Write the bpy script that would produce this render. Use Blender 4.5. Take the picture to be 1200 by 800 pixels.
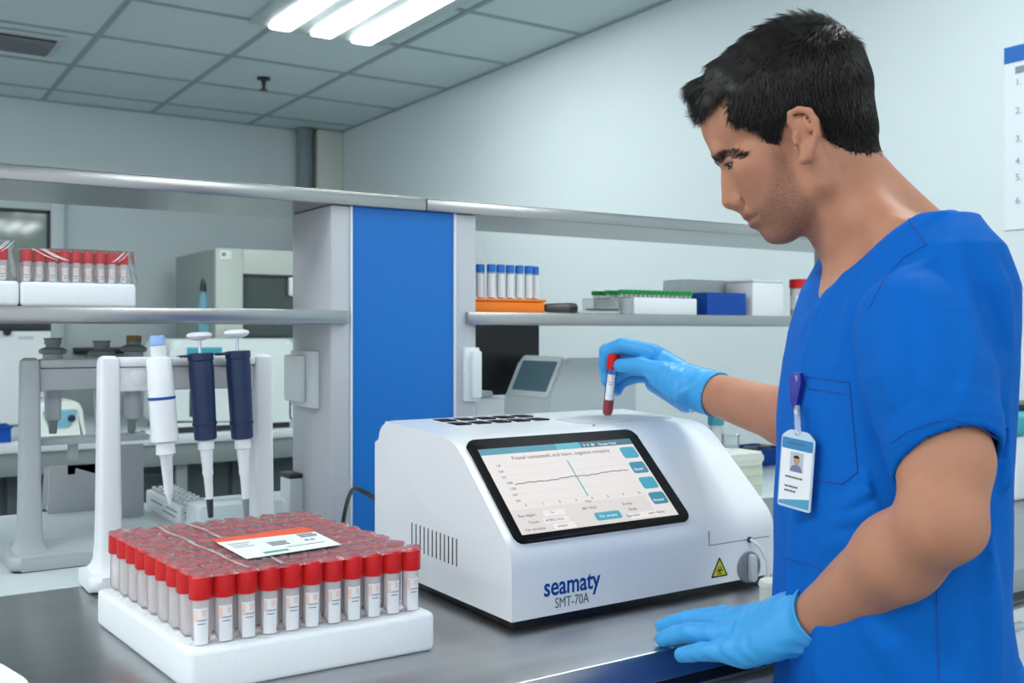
import bpy, bmesh, math, random
import numpy as np
from mathutils import Vector, Matrix

scene = bpy.context.scene
for o in list(bpy.data.objects):
    bpy.data.objects.remove(o)
C = scene.collection

# ------------------------------------------------------------------ camera
TH = math.radians(56.6)                      # heading of the lens in the room
FX, FY = math.cos(TH), math.sin(TH)          # forward
RX, RY = math.sin(TH), -math.cos(TH)         # right
FPX, HZ, CZ = 1190.0, 390.0, 1.28            # focal length in pixels, horizon row, lens height
cam_data = bpy.data.cameras.new('camera')
cam = bpy.data.objects.new('camera', cam_data)
C.objects.link(cam)
cam.location = (0, 0, CZ)
cam.rotation_euler = (math.radians(90), 0, TH - math.radians(90))
cam_data.sensor_width = 36.0
cam_data.lens = 36.0 * FPX / 1200.0
cam_data.shift_y = -(400 - HZ) / 1200.0
cam_data.clip_start = 0.05
cam_data.dof.use_dof = True
cam_data.dof.focus_distance = 1.16
cam_data.dof.aperture_fstop = 10.0
scene.camera = cam

# ------------------------------------------------------------------ light
scene.view_settings.view_transform = 'Standard'
scene.view_settings.look = 'None'
scene.view_settings.gamma = 1.0
scene.view_settings.use_curve_mapping = False
scene.view_settings.exposure = 0.34
world = bpy.data.worlds.new('world')
scene.world = world
world.use_nodes = True
wn = world.node_tree.nodes
wn['Background'].inputs[0].default_value = (0.88, 0.95, 1.0, 1)
wn['Background'].inputs[1].default_value = 0.80
TUBE_POWER = 15.0                            # emission of the ceiling lamps
TUBE_COLOR = (0.95, 0.99, 1.0)
scene.cycles.max_bounces = 10
scene.cycles.transparent_max_bounces = 40
scene.cycles.sample_clamp_indirect = 6.0

# ------------------------------------------------------------------ helpers
def ray(u, v):
    a = (u - 600) / FPX
    return (FX + a * RX, FY + a * RY, (HZ - v) / FPX)
def at(u, v, t):                             # point at depth t in front of the lens
    d = ray(u, v); return Vector((d[0] * t, d[1] * t, CZ + d[2] * t))
def ony(u, v, y):
    d = ray(u, v); return at(u, v, y / d[1])
def onx(u, v, x):
    d = ray(u, v); return at(u, v, x / d[0])
def onz(u, v, z):
    d = ray(u, v); return at(u, v, (z - CZ) / d[2])

def s2l(c):
    c = c / 255.0
    return c / 12.92 if c <= 0.04045 else ((c + 0.055) / 1.055) ** 2.4
def rgb(r, g, b):
    return (s2l(r), s2l(g), s2l(b), 1.0)

def mat(name, col, rough=0.5, metal=0.0, noise=0.0, nscale=30.0, bump=0.0, bscale=200.0, coat=0.0,
        spec=0.5, sss=0.0, stretch=None, sheen=0.0):
    m = bpy.data.materials.new(name)
    m.use_nodes = True
    nt = m.node_tree
    b = nt.nodes['Principled BSDF']
    b.inputs['Base Color'].default_value = col
    b.inputs['Roughness'].default_value = rough
    b.inputs['Metallic'].default_value = metal
    b.inputs['Specular IOR Level'].default_value = spec
    if coat:
        b.inputs['Coat Weight'].default_value = coat
        b.inputs['Coat Roughness'].default_value = 0.08
    if sheen:
        b.inputs['Sheen Weight'].default_value = sheen
    if sss:
        b.inputs['Subsurface Weight'].default_value = sss
        b.inputs['Subsurface Radius'].default_value = (0.008, 0.003, 0.0015)
        b.inputs['Subsurface Scale'].default_value = 1.0
    if noise or bump:
        tc = nt.nodes.new('ShaderNodeTexCoord')
        mp = nt.nodes.new('ShaderNodeMapping')
        nt.links.new(tc.outputs['Object'], mp.inputs['Vector'])
        if stretch:
            mp.inputs['Scale'].default_value = stretch
    if noise:
        n = nt.nodes.new('ShaderNodeTexNoise')
        n.inputs['Scale'].default_value = nscale
        n.inputs['Detail'].default_value = 4
        nt.links.new(mp.outputs[0], n.inputs['Vector'])
        mx = nt.nodes.new('ShaderNodeMix'); mx.data_type = 'RGBA'
        k = 1 - noise
        mx.inputs[6].default_value = (col[0] * k, col[1] * k, col[2] * k, 1)
        k = 1 + noise
        mx.inputs[7].default_value = (min(1, col[0] * k), min(1, col[1] * k), min(1, col[2] * k), 1)
        nt.links.new(n.outputs['Fac'], mx.inputs[0])
        nt.links.new(mx.outputs[2], b.inputs['Base Color'])
    if bump:
        n2 = nt.nodes.new('ShaderNodeTexNoise')
        n2.inputs['Scale'].default_value = bscale
        n2.inputs['Detail'].default_value = 3
        nt.links.new(mp.outputs[0], n2.inputs['Vector'])
        bp = nt.nodes.new('ShaderNodeBump')
        bp.inputs['Strength'].default_value = bump
        bp.inputs['Distance'].default_value = 0.002
        nt.links.new(n2.outputs['Fac'], bp.inputs['Height'])
        nt.links.new(bp.outputs[0], b.inputs['Normal'])
    return m

def mat_clear(name, tint=(1, 1, 1), clear=0.7, milk=(0.9, 0.9, 0.9), gloss=0.12, rough=0.08, bump=0.0, bscale=60, fres=True):
    """thin clear plastic: part see-through, part milky, with a sheen"""
    m = bpy.data.materials.new(name)
    m.use_nodes = True
    nt = m.node_tree
    for n in list(nt.nodes):
        if n.type != 'OUTPUT_MATERIAL':
            nt.nodes.remove(n)
    out = [n for n in nt.nodes if n.type == 'OUTPUT_MATERIAL'][0]
    tr = nt.nodes.new('ShaderNodeBsdfTransparent'); tr.inputs[0].default_value = (*tint, 1)
    df = nt.nodes.new('ShaderNodeBsdfDiffuse'); df.inputs[0].default_value = (*milk, 1)
    gl = nt.nodes.new('ShaderNodeBsdfGlossy'); gl.inputs['Roughness'].default_value = rough
    m1 = nt.nodes.new('ShaderNodeMixShader'); m1.inputs[0].default_value = 1 - clear
    nt.links.new(tr.outputs[0], m1.inputs[1]); nt.links.new(df.outputs[0], m1.inputs[2])
    m2 = nt.nodes.new('ShaderNodeMixShader')
    nt.links.new(m1.outputs[0], m2.inputs[1]); nt.links.new(gl.outputs[0], m2.inputs[2])
    fr = nt.nodes.new('ShaderNodeLayerWeight'); fr.inputs[0].default_value = gloss
    nt.links.new(fr.outputs['Fresnel'], m2.inputs[0])
    if bump:
        tc = nt.nodes.new('ShaderNodeTexCoord')
        n2 = nt.nodes.new('ShaderNodeTexNoise'); n2.inputs['Scale'].default_value = bscale
        n2.inputs['Detail'].default_value = 3
        nt.links.new(tc.outputs['Object'], n2.inputs['Vector'])
        bp = nt.nodes.new('ShaderNodeBump'); bp.inputs['Strength'].default_value = bump
        bp.inputs['Distance'].default_value = 0.004
        nt.links.new(n2.outputs['Fac'], bp.inputs['Height'])
        nt.links.new(bp.outputs[0], gl.inputs['Normal']); nt.links.new(bp.outputs[0], df.inputs['Normal'])
        nt.links.new(bp.outputs[0], fr.inputs['Normal'])
    nt.links.new(m2.outputs[0], out.inputs[0])
    return m

def emit(name, col, k):
    m = bpy.data.materials.new(name); m.use_nodes = True
    nt = m.node_tree
    b = nt.nodes['Principled BSDF']
    b.inputs['Base Color'].default_value = (0.8, 0.8, 0.8, 1)
    b.inputs['Emission Color'].default_value = (*col[:3], 1)
    b.inputs['Emission Strength'].default_value = k
    return m

class MB:
    """collects shapes into one mesh"""
    def __init__(s): s.bm = bmesh.new()
    def add(s, verts, faces, M=None, smooth=False):
        vs = [s.bm.verts.new(M @ Vector(v) if M else Vector(v)) for v in verts]
        for f in faces:
            try:
                fc = s.bm.faces.new([vs[i] for i in f]); fc.smooth = smooth
            except ValueError:
                pass
        return s
    def box(s, x0, x1, y0, y1, z0, z1, bev=0.0, seg=2, M=None):
        b = bmesh.new()
        bmesh.ops.create_cube(b, size=1.0)
        for v in b.verts:
            v.co = Vector(((x0 + x1) / 2 + v.co.x * (x1 - x0), (y0 + y1) / 2 + v.co.y * (y1 - y0), (z0 + z1) / 2 + v.co.z * (z1 - z0)))
        if bev:
            bmesh.ops.bevel(b, geom=b.edges[:], offset=bev, segments=seg, affect='EDGES', profile=0.5)
        return s.merge(b, M, smooth=bev > 0)
    def merge(s, b, M=None, smooth=False):
        mp = {}
        for v in b.verts:
            mp[v] = s.bm.verts.new(M @ v.co if M else v.co)
        for f in b.faces:
            try:
                nf = s.bm.faces.new([mp[v] for v in f.verts]); nf.smooth = smooth or f.smooth
            except ValueError:
                pass
        b.free()
        return s
    def prism(s, poly, h0, h1, M=None, bev=0.0, seg=2, smooth=False):
        """polygon in local xy, extruded along local z from h0 to h1"""
        b = bmesh.new()
        lo = [b.verts.new((p[0], p[1], h0)) for p in poly]
        hi = [b.verts.new((p[0], p[1], h1)) for p in poly]
        n = len(poly)
        b.faces.new(lo[::-1]); b.faces.new(hi)
        for i in range(n):
            b.faces.new((lo[i], lo[(i + 1) % n], hi[(i + 1) % n], hi[i]))
        if bev:
            es = [e for e in b.edges if abs(e.verts[0].co.z - e.verts[1].co.z) < 1e-7]
            bmesh.ops.bevel(b, geom=es, offset=bev, segments=seg, affect='EDGES', profile=0.5)
        bmesh.ops.recalc_face_normals(b, faces=b.faces[:])
        return s.merge(b, M, smooth=smooth or bev > 0)
    def lathe(s, prof, n=20, M=None, cap=True, smooth=True):
        """profile of (r, z) turned about local z"""
        vs, fs = [], []
        for r, z in prof:
            for k in range(n):
                a = 2 * math.pi * k / n
                vs.append((r * math.cos(a), r * math.sin(a), z))
        for i in range(len(prof) - 1):
            for k in range(n):
                k2 = (k + 1) % n
                fs.append((i * n + k, i * n + k2, (i + 1) * n + k2, (i + 1) * n + k))
        if cap:
            fs.append(tuple(range(n))[::-1]); m = (len(prof) - 1) * n
            fs.append(tuple(m + k for k in range(n)))
        return s.add(vs, fs, M, smooth)
    def tube(s, path, r, n=8, M=None):
        pts = [Vector(p) for p in path]
        rs = r if isinstance(r, (list, tuple)) else [r] * len(pts)
        vs, fs = [], []
        up = Vector((0, 0, 1))
        for i, p in enumerate(pts):
            d = (pts[min(i + 1, len(pts) - 1)] - pts[max(i - 1, 0)]).normalized()
            if abs(d.dot(up)) > 0.95: up = Vector((1, 0.2, 0))
            a = d.cross(up).normalized(); b = d.cross(a).normalized(); up = -b if b.dot(up) < 0 else b
            a = d.cross(up).normalized(); b = d.cross(a)
            for k in range(n):
                t = 2 * math.pi * k / n
                vs.append(p + (a * math.cos(t) + b * math.sin(t)) * rs[i])
        for i in range(len(pts) - 1):
            for k in range(n):
                k2 = (k + 1) % n
                fs.append((i * n + k, i * n + k2, (i + 1) * n + k2, (i + 1) * n + k))
        m = (len(pts) - 1) * n
        fs.append(tuple(range(n))[::-1]); fs.append(tuple(m + k for k in range(n)))
        return s.add(vs, fs, M, True)
    def build(s, name, m, parent=None, sharp=40):
        bmesh.ops.recalc_face_normals(s.bm, faces=s.bm.faces[:])
        me = bpy.data.meshes.new(name)
        s.bm.to_mesh(me); s.bm.free()
        me.materials.append(m)
        try:
            me.set_sharp_from_angle(angle=math.radians(sharp))
        except Exception:
            pass
        o = bpy.data.objects.new(name, me)
        C.objects.link(o)
        if parent: o.parent = parent
        return o

def rrect(x0, x1, y0, y1, r, n=5):
    """rounded rectangle outline"""
    out = []
    for cx, cy, a0 in ((x1 - r, y1 - r, 0), (x0 + r, y1 - r, 90), (x0 + r, y0 + r, 180), (x1 - r, y0 + r, 270)):
        for k in range(n + 1):
            a = math.radians(a0 + 90 * k / n)
            out.append((cx + r * math.cos(a), cy + r * math.sin(a)))
    return out

def frame(o, ex, ey, ez=None):
    """matrix with origin o and axes ex, ey"""
    ex = Vector(ex).normalized(); ey = Vector(ey); ey = (ey - ex * ey.dot(ex)).normalized()
    ez = ex.cross(ey)
    return Matrix(((ex.x, ey.x, ez.x, o[0]), (ex.y, ey.y, ez.y, o[1]), (ex.z, ey.z, ez.z, o[2]), (0, 0, 0, 1)))

def text_mb(body, size, M, depth=0.0002, align='LEFT', bold=0.0):
    cu = bpy.data.curves.new('t', 'FONT')
    cu.body = body; cu.size = size; cu.align_x = align; cu.extrude = depth; cu.offset = bold; cu.resolution_u = 3
    ob = bpy.data.objects.new('t', cu); C.objects.link(ob)
    dg = bpy.context.evaluated_depsgraph_get()
    me = bpy.data.meshes.new_from_object(ob.evaluated_get(dg))
    mb = MB()
    b = bmesh.new(); b.from_mesh(me)
    mb.merge(b, M)
    bpy.data.objects.remove(ob); bpy.data.meshes.remove(me); bpy.data.curves.remove(cu)
    return mb

def tag(o, label, cat, group=None, kind=None):
    if label: o['label'] = label
    if cat: o['category'] = cat
    if group: o['group'] = group
    if kind: o['kind'] = kind
    return o
def thing(name, loc, label, cat, group=None, rz=0.0):
    o = bpy.data.objects.new(name, None); C.objects.link(o)
    o.empty_display_size = 0.05
    o.location = loc; o.rotation_euler = (0, 0, rz)
    return tag(o, label, cat, group)
def struct(o):
    o['kind'] = 'structure'; return o
def dup(o, parent=None):
    c = o.copy(); C.objects.link(c)
    if parent: c.parent = parent
    for ch in list(o.children):
        dup(ch, c)
    return c
PI = math.pi
rnd = random.Random(4)

# ------------------------------------------------------------------ materials
M_wall = mat('wall_paint', rgb(205, 217, 219), 0.75, noise=0.02, nscale=3)
M_ceil = mat('ceiling_tile', rgb(208, 222, 225), 0.85, noise=0.02, nscale=5)
M_tee = mat('ceiling_grid', rgb(150, 168, 172), 0.6)
M_floor = mat('floor_vinyl', rgb(120, 128, 130), 0.4, noise=0.08, nscale=8)
M_steel = mat('stainless_steel', (0.48, 0.49, 0.495, 1), 0.30, 1.0, noise=0.12, nscale=6, bump=0.02, bscale=60, stretch=(0.2, 6, 6))
M_shelf = mat('shelf_steel', (0.43, 0.44, 0.435, 1), 0.27, 1.0, noise=0.1, nscale=6, stretch=(0.3, 5, 5))
M_ledge = mat('ledge_laminate', rgb(190, 202, 204), 0.35, noise=0.03, nscale=20)
M_greymetal = mat('grey_powder_coat', rgb(190, 194, 200), 0.45, noise=0.02)
M_blue = mat('blue_panel', rgb(0, 112, 198), 0.45)
M_white = mat('white_plastic', rgb(232, 236, 240), 0.3, coat=0.2)
M_white2 = mat('matt_white_plastic', rgb(222, 228, 230), 0.5)
M_foam = mat('foam', rgb(238, 243, 247), 0.8, noise=0.03, nscale=120, bump=0.25, bscale=180)
M_black = mat('black_plastic', (0.008, 0.009, 0.010, 1), 0.35)
M_dark = mat('dark_grey', rgb(45, 52, 56), 0.5)
M_cab = mat('dark_cabinet', rgb(88, 102, 106), 0.5, noise=0.05, nscale=4)
M_red = mat('red_cap', (0.66, 0.004, 0.006, 1), 0.38, spec=0.35)
M_bluecap = mat('blue_cap', rgb(40, 120, 215), 0.4)
M_green = mat('green_cap', rgb(10, 150, 70), 0.45)
M_orange = mat('orange_plastic', rgb(255, 130, 10), 0.4)
M_tube = mat_clear('tube_plastic', (1, 0.98, 0.98), 0.50, (0.97, 0.93, 0.94), 0.22, 0.15)
M_clear = mat_clear('clear_plastic', (0.97, 1, 1), 0.72, (0.8, 0.85, 0.87), 0.2, 0.1)
M_film = mat_clear('shrink_film', (1, 1, 1), 0.84, (0.95, 0.80, 0.84), 0.30, 0.16, bump=1.0, bscale=60)
M_glint = mat_clear('film_crease_glint', (1, 1, 1), 0.55, (0.95, 0.90, 0.93), 0.4, 0.1)  # milky tone for the glints painted on the rack film
M_filmside = mat_clear('side_film', (1, 1, 1), 0.992, (0.92, 0.9, 0.9), 0.02, 0.12, bump=0.5, bscale=60)
M_paper = mat('paper', rgb(236, 238, 240), 0.6)
M_pink = mat('label_pink_print', rgb(246, 210, 198), 0.6)
M_tubeink = mat('tube_ink', rgb(150, 156, 168), 0.6)
M_ink = mat('ink', rgb(90, 100, 110), 0.6)
M_inkgreen = mat('green_ink', rgb(80, 160, 120), 0.6)
M_orangeink = mat('orange_band', rgb(240, 95, 60), 0.5)
M_navy = mat('navy_plastic', rgb(20, 42, 80), 0.4, noise=0.05)
M_lightblue = mat('light_blue_plastic', rgb(150, 180, 230), 0.4)
M_bluebox = mat('blue_box_plastic', rgb(4, 72, 160), 0.4, spec=0.3)
M_greyplas = mat('grey_plastic', rgb(172, 178, 182), 0.5, noise=0.02)
M_midgrey = mat('mid_grey_plastic', rgb(130, 140, 140), 0.5)
M_cream = mat('cream_enamel', rgb(196, 206, 196), 0.45)
M_creamside = mat('grey_enamel', rgb(150, 162, 158), 0.5)
M_brown = mat('amber_plastic', rgb(150, 115, 60), 0.5)
M_pipe = mat('pipe_grey', rgb(120, 135, 138), 0.5, noise=0.05)
M_teal = mat('teal_plastic', rgb(60, 160, 175), 0.4)
M_yellow = mat('warning_yellow', rgb(205, 205, 30), 0.5)
M_logo = mat('logo_blue', rgb(4, 70, 150), 0.5, spec=0.2)
M_chrome = mat('chrome', (0.75, 0.76, 0.78, 1), 0.18, 1.0)
M_glass = mat('window_glass', rgb(120, 142, 132), 0.06, spec=0.8)
M_darkglass = mat('dark_glass', rgb(70, 82, 80), 0.12, noise=0.2, nscale=6)
M_blood = mat('blood', (0.34, 0.006, 0.010, 1), 0.3)
M_tubeclear = mat_clear('clear_tube', (1, 1, 1), .96, (.9, .9, .9), .12, .06)
M_lcd = mat('lcd', rgb(95, 125, 135), 0.25)

# ------------------------------------------------------------------ room
ZC, YB, XR = 2.6, 6.3, 2.75
struct(MB().box(-4, XR + .1, -3, YB + .1, -.05, 0).build('floor', M_floor))
struct(MB().box(-4, XR + .1, YB, YB + .1, 0, ZC).build('wall_back', M_wall))
struct(MB().box(XR, XR + .1, -3, YB, 0, ZC).build('wall_right', M_wall))
ceil = struct(MB().box(-4, XR + .1, -3, YB + .1, ZC + .006, ZC + .08).build('ceiling', M_ceil))
g = MB()
gx0, gy0 = XR, 4.79
k = -8
x = gx0 - .6
while x > -4:
    g.box(x - .012, x + .012, -3, YB, ZC, ZC + .012); x -= .6
y = gy0 - .6 * 13
while y < YB:
    g.box(-4, XR, y - .012, y + .012, ZC + .0005, ZC + .012); y += .6
g.box(XR - .02, XR, -3, YB, ZC - .001, ZC + .012); g.box(-4, XR, YB - .02, YB, ZC - .001, ZC + .012)
g.build('ceiling_grid', M_tee, ceil)
# pale corner boxing and the grey pipe beside it
struct(MB().box(XR - .18, XR, YB - .12, YB, 0, ZC, .01).build('trim_1', mat('boxing', rgb(206, 212, 205), .7)))
struct(MB().box(-4, XR - .18, YB - .015, YB, 0, .1, .004).build('baseboard_back', M_greymetal))
struct(MB().box(XR - .015, XR, -3, YB - .12, 0, .1, .004).build('baseboard_right', M_greymetal))

# ceiling lamps: a row of three bare strips in each troffer
def lamp_mesh():
    f = MB().box(-.3, .3, -.6, .6, .000, .030, .004)
    return f
lamp_spots = []
p0 = onz(300, 42, ZC - .03); p1 = onz(402, 58, ZC - .03)
lx = (onz(318, 44, ZC).x + onz(418, 62, ZC).x) / 2 - .06
ly = onz(368, 54, ZC).y - .62 - .20
M_lampon = emit('lamp_glow', TUBE_COLOR, TUBE_POWER)
def make_lamp(x, y, label, first=[None]):
    if first[0] is None:
        t = thing('ceiling_lamp', (x, y, ZC), label, 'ceiling lamp', 'ceiling lamps')
        MB().box(-.32, .32, -.62, .62, -.012, .004, .004).build('housing', mat('lamp_housing', rgb(185, 198, 200), .5), t)
        for q in (-1, 0, 1):
            MB().prism(rrect(-.046, .046, -.6, .6, .01), -.022, -.012, Matrix.Translation((q * .19, 0, 0)), .003).build('lamp_tube', M_lampon, t)
        for q in (-1, 0, 1):
            MB().box(q * .19 - .04, q * .19 + .04, .6, .612, -.021, -.012, .003).build('end_cap', M_white2, t)
        first[0] = t
    else:
        t = dup(first[0]); t.location = (x, y, ZC); t['label'] = label
    return t
make_lamp(lx, ly, 'ceiling lamp of three glowing white strips cut by the top of the photo')
wherex = {0: 'right column', 1: 'middle column', 2: 'left column'}
for j, yy in enumerate((ly, ly - 2.4, ly - 4.8)):  # unseen lamps, added to brighten the right wall and the room
    for i, xx in enumerate((lx, lx - 2.4, lx - 4.4)):
        if i == 0 and j == 0: continue
        make_lamp(xx, yy, 'added three strip ceiling lamp outside the photo, %s, %s' % (wherex[i], ('rear row', 'middle row', 'front row')[j]))

# air vent and sprinkler
vp = onz(22, 48, ZC)
t = thing('air_vent', (vp.x, vp.y, ZC), 'dark slatted air vent set in the ceiling above the left shelf', 'air vent')
MB().box(-.17, .17, -.17, .17, -.012, .003, .004).build('frame', M_greymetal, t)
MB().box(-.14, .14, -.14, .14, -.0135, -.011).build('backing', M_dark, t)
for q in range(7):
    MB().box(-.13, .13, -.010, .010, -.001, .001, M=Matrix.Translation((0, -.12 + q * .04, -.020)) @ Matrix.Rotation(.75, 4, 'X')).build('slat', M_greymetal, t)
vp = onz(309, 92, ZC)
t = thing('sprinkler_head', (vp.x, vp.y, ZC), 'small dark fire sprinkler hanging from a ceiling tile', 'sprinkler')
MB().lathe([(.035, 0), (.035, -.006), (.012, -.01), (.012, -.03)], 16).build('escutcheon', M_dark, t)
MB().lathe([(.009, -.03), (.009, -.055), (.022, -.057), (.022, -.06)], 16).build('deflector', M_dark, t)
# grey pipe in the corner
pp = ony(357, 200, YB - .07)
t = thing('drain_pipe', (pp.x, pp.y, 0), 'grey vertical drain pipe standing in the back corner', 'pipe')
MB().lathe([(.05, 0), (.05, ZC)], 24).build('pipe', M_pipe, t)
MB().lathe([(.058, ZC - .03), (.058, ZC - .001)], 24).build('collar', M_pipe, t)
MB().lathe([(.055, 1.55), (.057, 1.56), (.057, 1.66), (.055, 1.67)], 24).build('coupling', M_pipe, t)
# window in the back wall
a = ony(58, 250, YB); wt = ony(30, 246, YB).z; wb = .95
wx1 = a.x; wx0 = wx1 - 1.5
fr = MB()
for (x0, x1, z0, z1) in ((wx0 - .07, wx0, wb - .07, wt + .07), (wx1, wx1 + .07, wb - .07, wt + .07), (wx0, wx1, wt, wt + .07), (wx0, wx1, wb - .07, wb), (wx0 + .72, wx0 + .77, wb, wt)):
    fr.box(x0, x1, YB - .05, YB + .01, z0, z1, .006)
w1 = struct(fr.build('window_1', mat('window_frame', rgb(205, 218, 220), .5)))
MB().box(wx0, wx1, YB - .02, YB - .012, wb, wt).build('pane', M_glass, w1)
gk = MB()
for (x0, x1, z0, z1) in ((wx0, wx0 + .012, wb, wt), (wx1 - .018, wx1, wb, wt), (wx0, wx1, wt - .018, wt), (wx0, wx1, wb, wb + .012)):
    gk.box(x0, x1, YB - .03, YB - .018, z0, z1)
gk.build('gasket', M_dark, w1)
# black rail on the back wall
a = ony(85, 411, YB); b = ony(150, 411, YB)
t = tag(MB().box(a.x, b.x + .1, YB - .05, YB, a.z - .02, a.z + .02, .006).build('wall_rail', M_black), 'black rail fixed low on the back wall behind the grey pipette stand', 'wall rail')
# notice on the right wall
py0 = onx(1178, 60, XR).y; zt = onx(1178, 57, XR).z; zb = onx(1178, 270, XR).z
W = .5
t = thing('wall_notice', (XR, py0, zb), 'white paper notice with blue header strip and numbered lines on the right wall', 'notice')
H = zt - zb
MB().box(-.004, -.0005, -W, 0, 0, H).build('sheet', mat('notice_paper', rgb(214, 222, 226), .6), t)
hb = onx(1178, 76, XR).z - zb
MB().box(-.006, -.004, -W, 0, hb, H).build('header_band', mat('notice_blue', rgb(20, 95, 175), .5), t)
nb = MB()
yn = onx(1191, 100, XR).y - py0
for q, (vv, cnt) in enumerate(((96, 4), (129, 4), (162, 3), (188, 2), (207, 3), (234, 3))):
    z0 = onx(1191, vv, XR).z - zb
    nb.merge(text_mb('%d.' % (q + 1), .027, frame((-.0055, yn, z0 - .012), (0, -1, 0), (0, 0, 1))).bm)
    for c in range(cnt):
        zz = z0 - c * .043
        x = yn - .05
        while x > -W + .06:
            w = rnd.uniform(.025, .07); nb.box(-.0055, -.0042, max(x - w, -W + .05), x, zz - .008, zz + .008); x -= w + .012
z0 = onx(1191, 82, XR).z - zb
x = yn
for w in (.05, .03, .06):
    nb.box(-.0055, -.0042, x - w, x, z0 - .012, z0 + .008); x -= w + .01
nb.build('print', mat('notice_ink', rgb(125, 134, 144), .6), t)

# ------------------------------------------------------------------ front lab bench
ZB = 0.93
BX0, BX1 = -.9, XR - .02
t = thing('lab_bench', (0, .84, 0), 'long stainless steel lab bench with folded front edge under the analyzer', 'bench')
MB().box(BX0, BX1, .004, .663, ZB - .035, ZB, .003).build('worktop', M_steel, t)
MB().box(BX0, BX1, .665, 1.325, ZB - .035, ZB, .002).build('ledge', M_ledge, t)
MB().box(BX0, BX1, .01, .03, ZB - .05, ZB - .035, .002).build('edge_trim', M_black, t)
MB().box(BX0, BX1, .045, 1.30, .10, ZB - .035).build('cabinet', mat('bench_cabinet', rgb(150, 160, 165), .45), t)
MB().box(BX0, BX1, .10, 1.25, .0, .10).build('plinth', M_dark, t)
x = BX0 + .02
while x < BX1 - .3:
    x1 = min(x + .5, BX1 - .01)
    d = MB().box(x, x1, .027, .045, ZB - .24, ZB - .07, .003).build('drawer', M_white2, t)
    h = MB().box(x + .17, x1 - .17, .015, .027, ZB - .10, ZB - .088, .003); h.build('handle', M_chrome, d)
    d = MB().box(x, x1, .027, .045, .11, ZB - .25, .003).build('door', M_white2, t)
    MB().box(x + .05, x + .06, .015, .027, ZB - .42, ZB - .30, .003).build('handle', M_chrome, d)
    x = x1 + .012

# ------------------------------------------------------------------ reagent shelf on the bench
CX0, CX1, CY0, CY1 = .694, .983, 1.612, 1.79
B0, B1 = .7336, .9356
t = thing('shelf_column', (CX0, CY0, ZB), 'wide grey shelf column with bright blue front panel standing on the bench', 'column')
def T(m): return m
def part(mb, name, m, par, off=(CX0, CY0, ZB)):
    for v in mb.bm.verts: v.co -= Vector(off)
    return mb.build(name, m, par)
ZT0, ZT1 = 1.4985, 1.522
ZS0, ZS1 = 1.2955, 1.319
part(MB().box(CX0, B0 - .004, CY0, CY1, ZB, ZT0, .003), 'post', M_greymetal, t)
part(MB().box(B1 + .004, CX1, CY0, CY1, ZB, ZT0, .003), 'post', M_greymetal, t)
part(MB().box(B0 - .004, B0, CY0 - .002, CY0 + .02, ZB, ZT0, .001), 'edge_strip', M_white2, t)
part(MB().box(B1, B1 + .004, CY0 - .002, CY0 + .02, ZB, ZT0, .001), 'edge_strip', M_white2, t)
part(MB().box(B0, B1, CY0 + .002, CY1 - .01, ZB, ZT0), 'blue_panel', M_blue, t)['label'] = 'bright blue front panel'
part(MB().box(B0 - .003, B1 + .003, CY1 - .0095, CY1, ZB, ZT0), 'back_panel', M_greymetal, t)
SH = []
for (x0, x1, lab) in ((-.78, .8735, 'long steel top shelf running left from the blue column'), (.8755, 2.30, 'steel top shelf running right from the blue column behind the person')):
    q = thing('top_shelf', (x0, CY0 - .008, ZT0), lab, 'shelf')
    part(MB().box(x0, x1, CY0 - .008, CY0 + .25, ZT1 - .0015, ZT1, .0005), 'top_sheet', M_shelf, q, (x0, CY0 - .008, ZT0))
    part(MB().box(x0, x1, CY0 - .008, CY0 - .004, ZT0 + .0005, ZT1 - .0016, .001), 'front_lip', M_shelf, q, (x0, CY0 - .008, ZT0))
    part(MB().box(x0 + .001, x1 - .001, CY0 - .0035, CY0 + .249, ZT0 + .0005, ZT1 - .0016), 'core', M_shelf, q, (x0, CY0 - .008, ZT0))
for (x0, x1, l0, l1, lab) in ((-.62, CX0 - .001, -.62, .7212, 'lower steel shelf carrying the wrapped red tube racks at the left'), (CX1 + .001, 2.129, .9592, 2.129, 'lower steel shelf carrying the orange rack and boxes at the right')):
    q = thing('lower_shelf', (x0, CY0, ZS0), lab, 'shelf')
    part(MB().box(x0, x1, CY0 + .0005, CY0 + .2, ZS0, ZS1, .001), 'board', M_shelf, q, (x0, CY0, ZS0))
    part(MB().box(l0, l1, CY0 - .012, CY0 - .0005, ZS0, ZS1, .0015), 'front_lip', M_shelf, q, (x0, CY0, ZS0))
for (x0, x1, lab) in ((-.75, -.621, 'grey shelf post at the far left end, outside the photo'), (2.13, 2.26, 'grey shelf post at the right end, hidden behind the person')):
    q = thing('shelf_post', (x0, CY0, ZB), lab, 'post')
    part(MB().box(x0, x1, CY0 + .004, CY1, ZB, ZT0, .003), 'post', M_greymetal, q, (x0, CY0, ZB))
    part(MB().box(x0 - .01, x1 + .01, CY0 - .004, CY1 + .01, ZB, ZB + .006, .002), 'foot_plate', M_greymetal, q, (x0, CY0, ZB))
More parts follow.
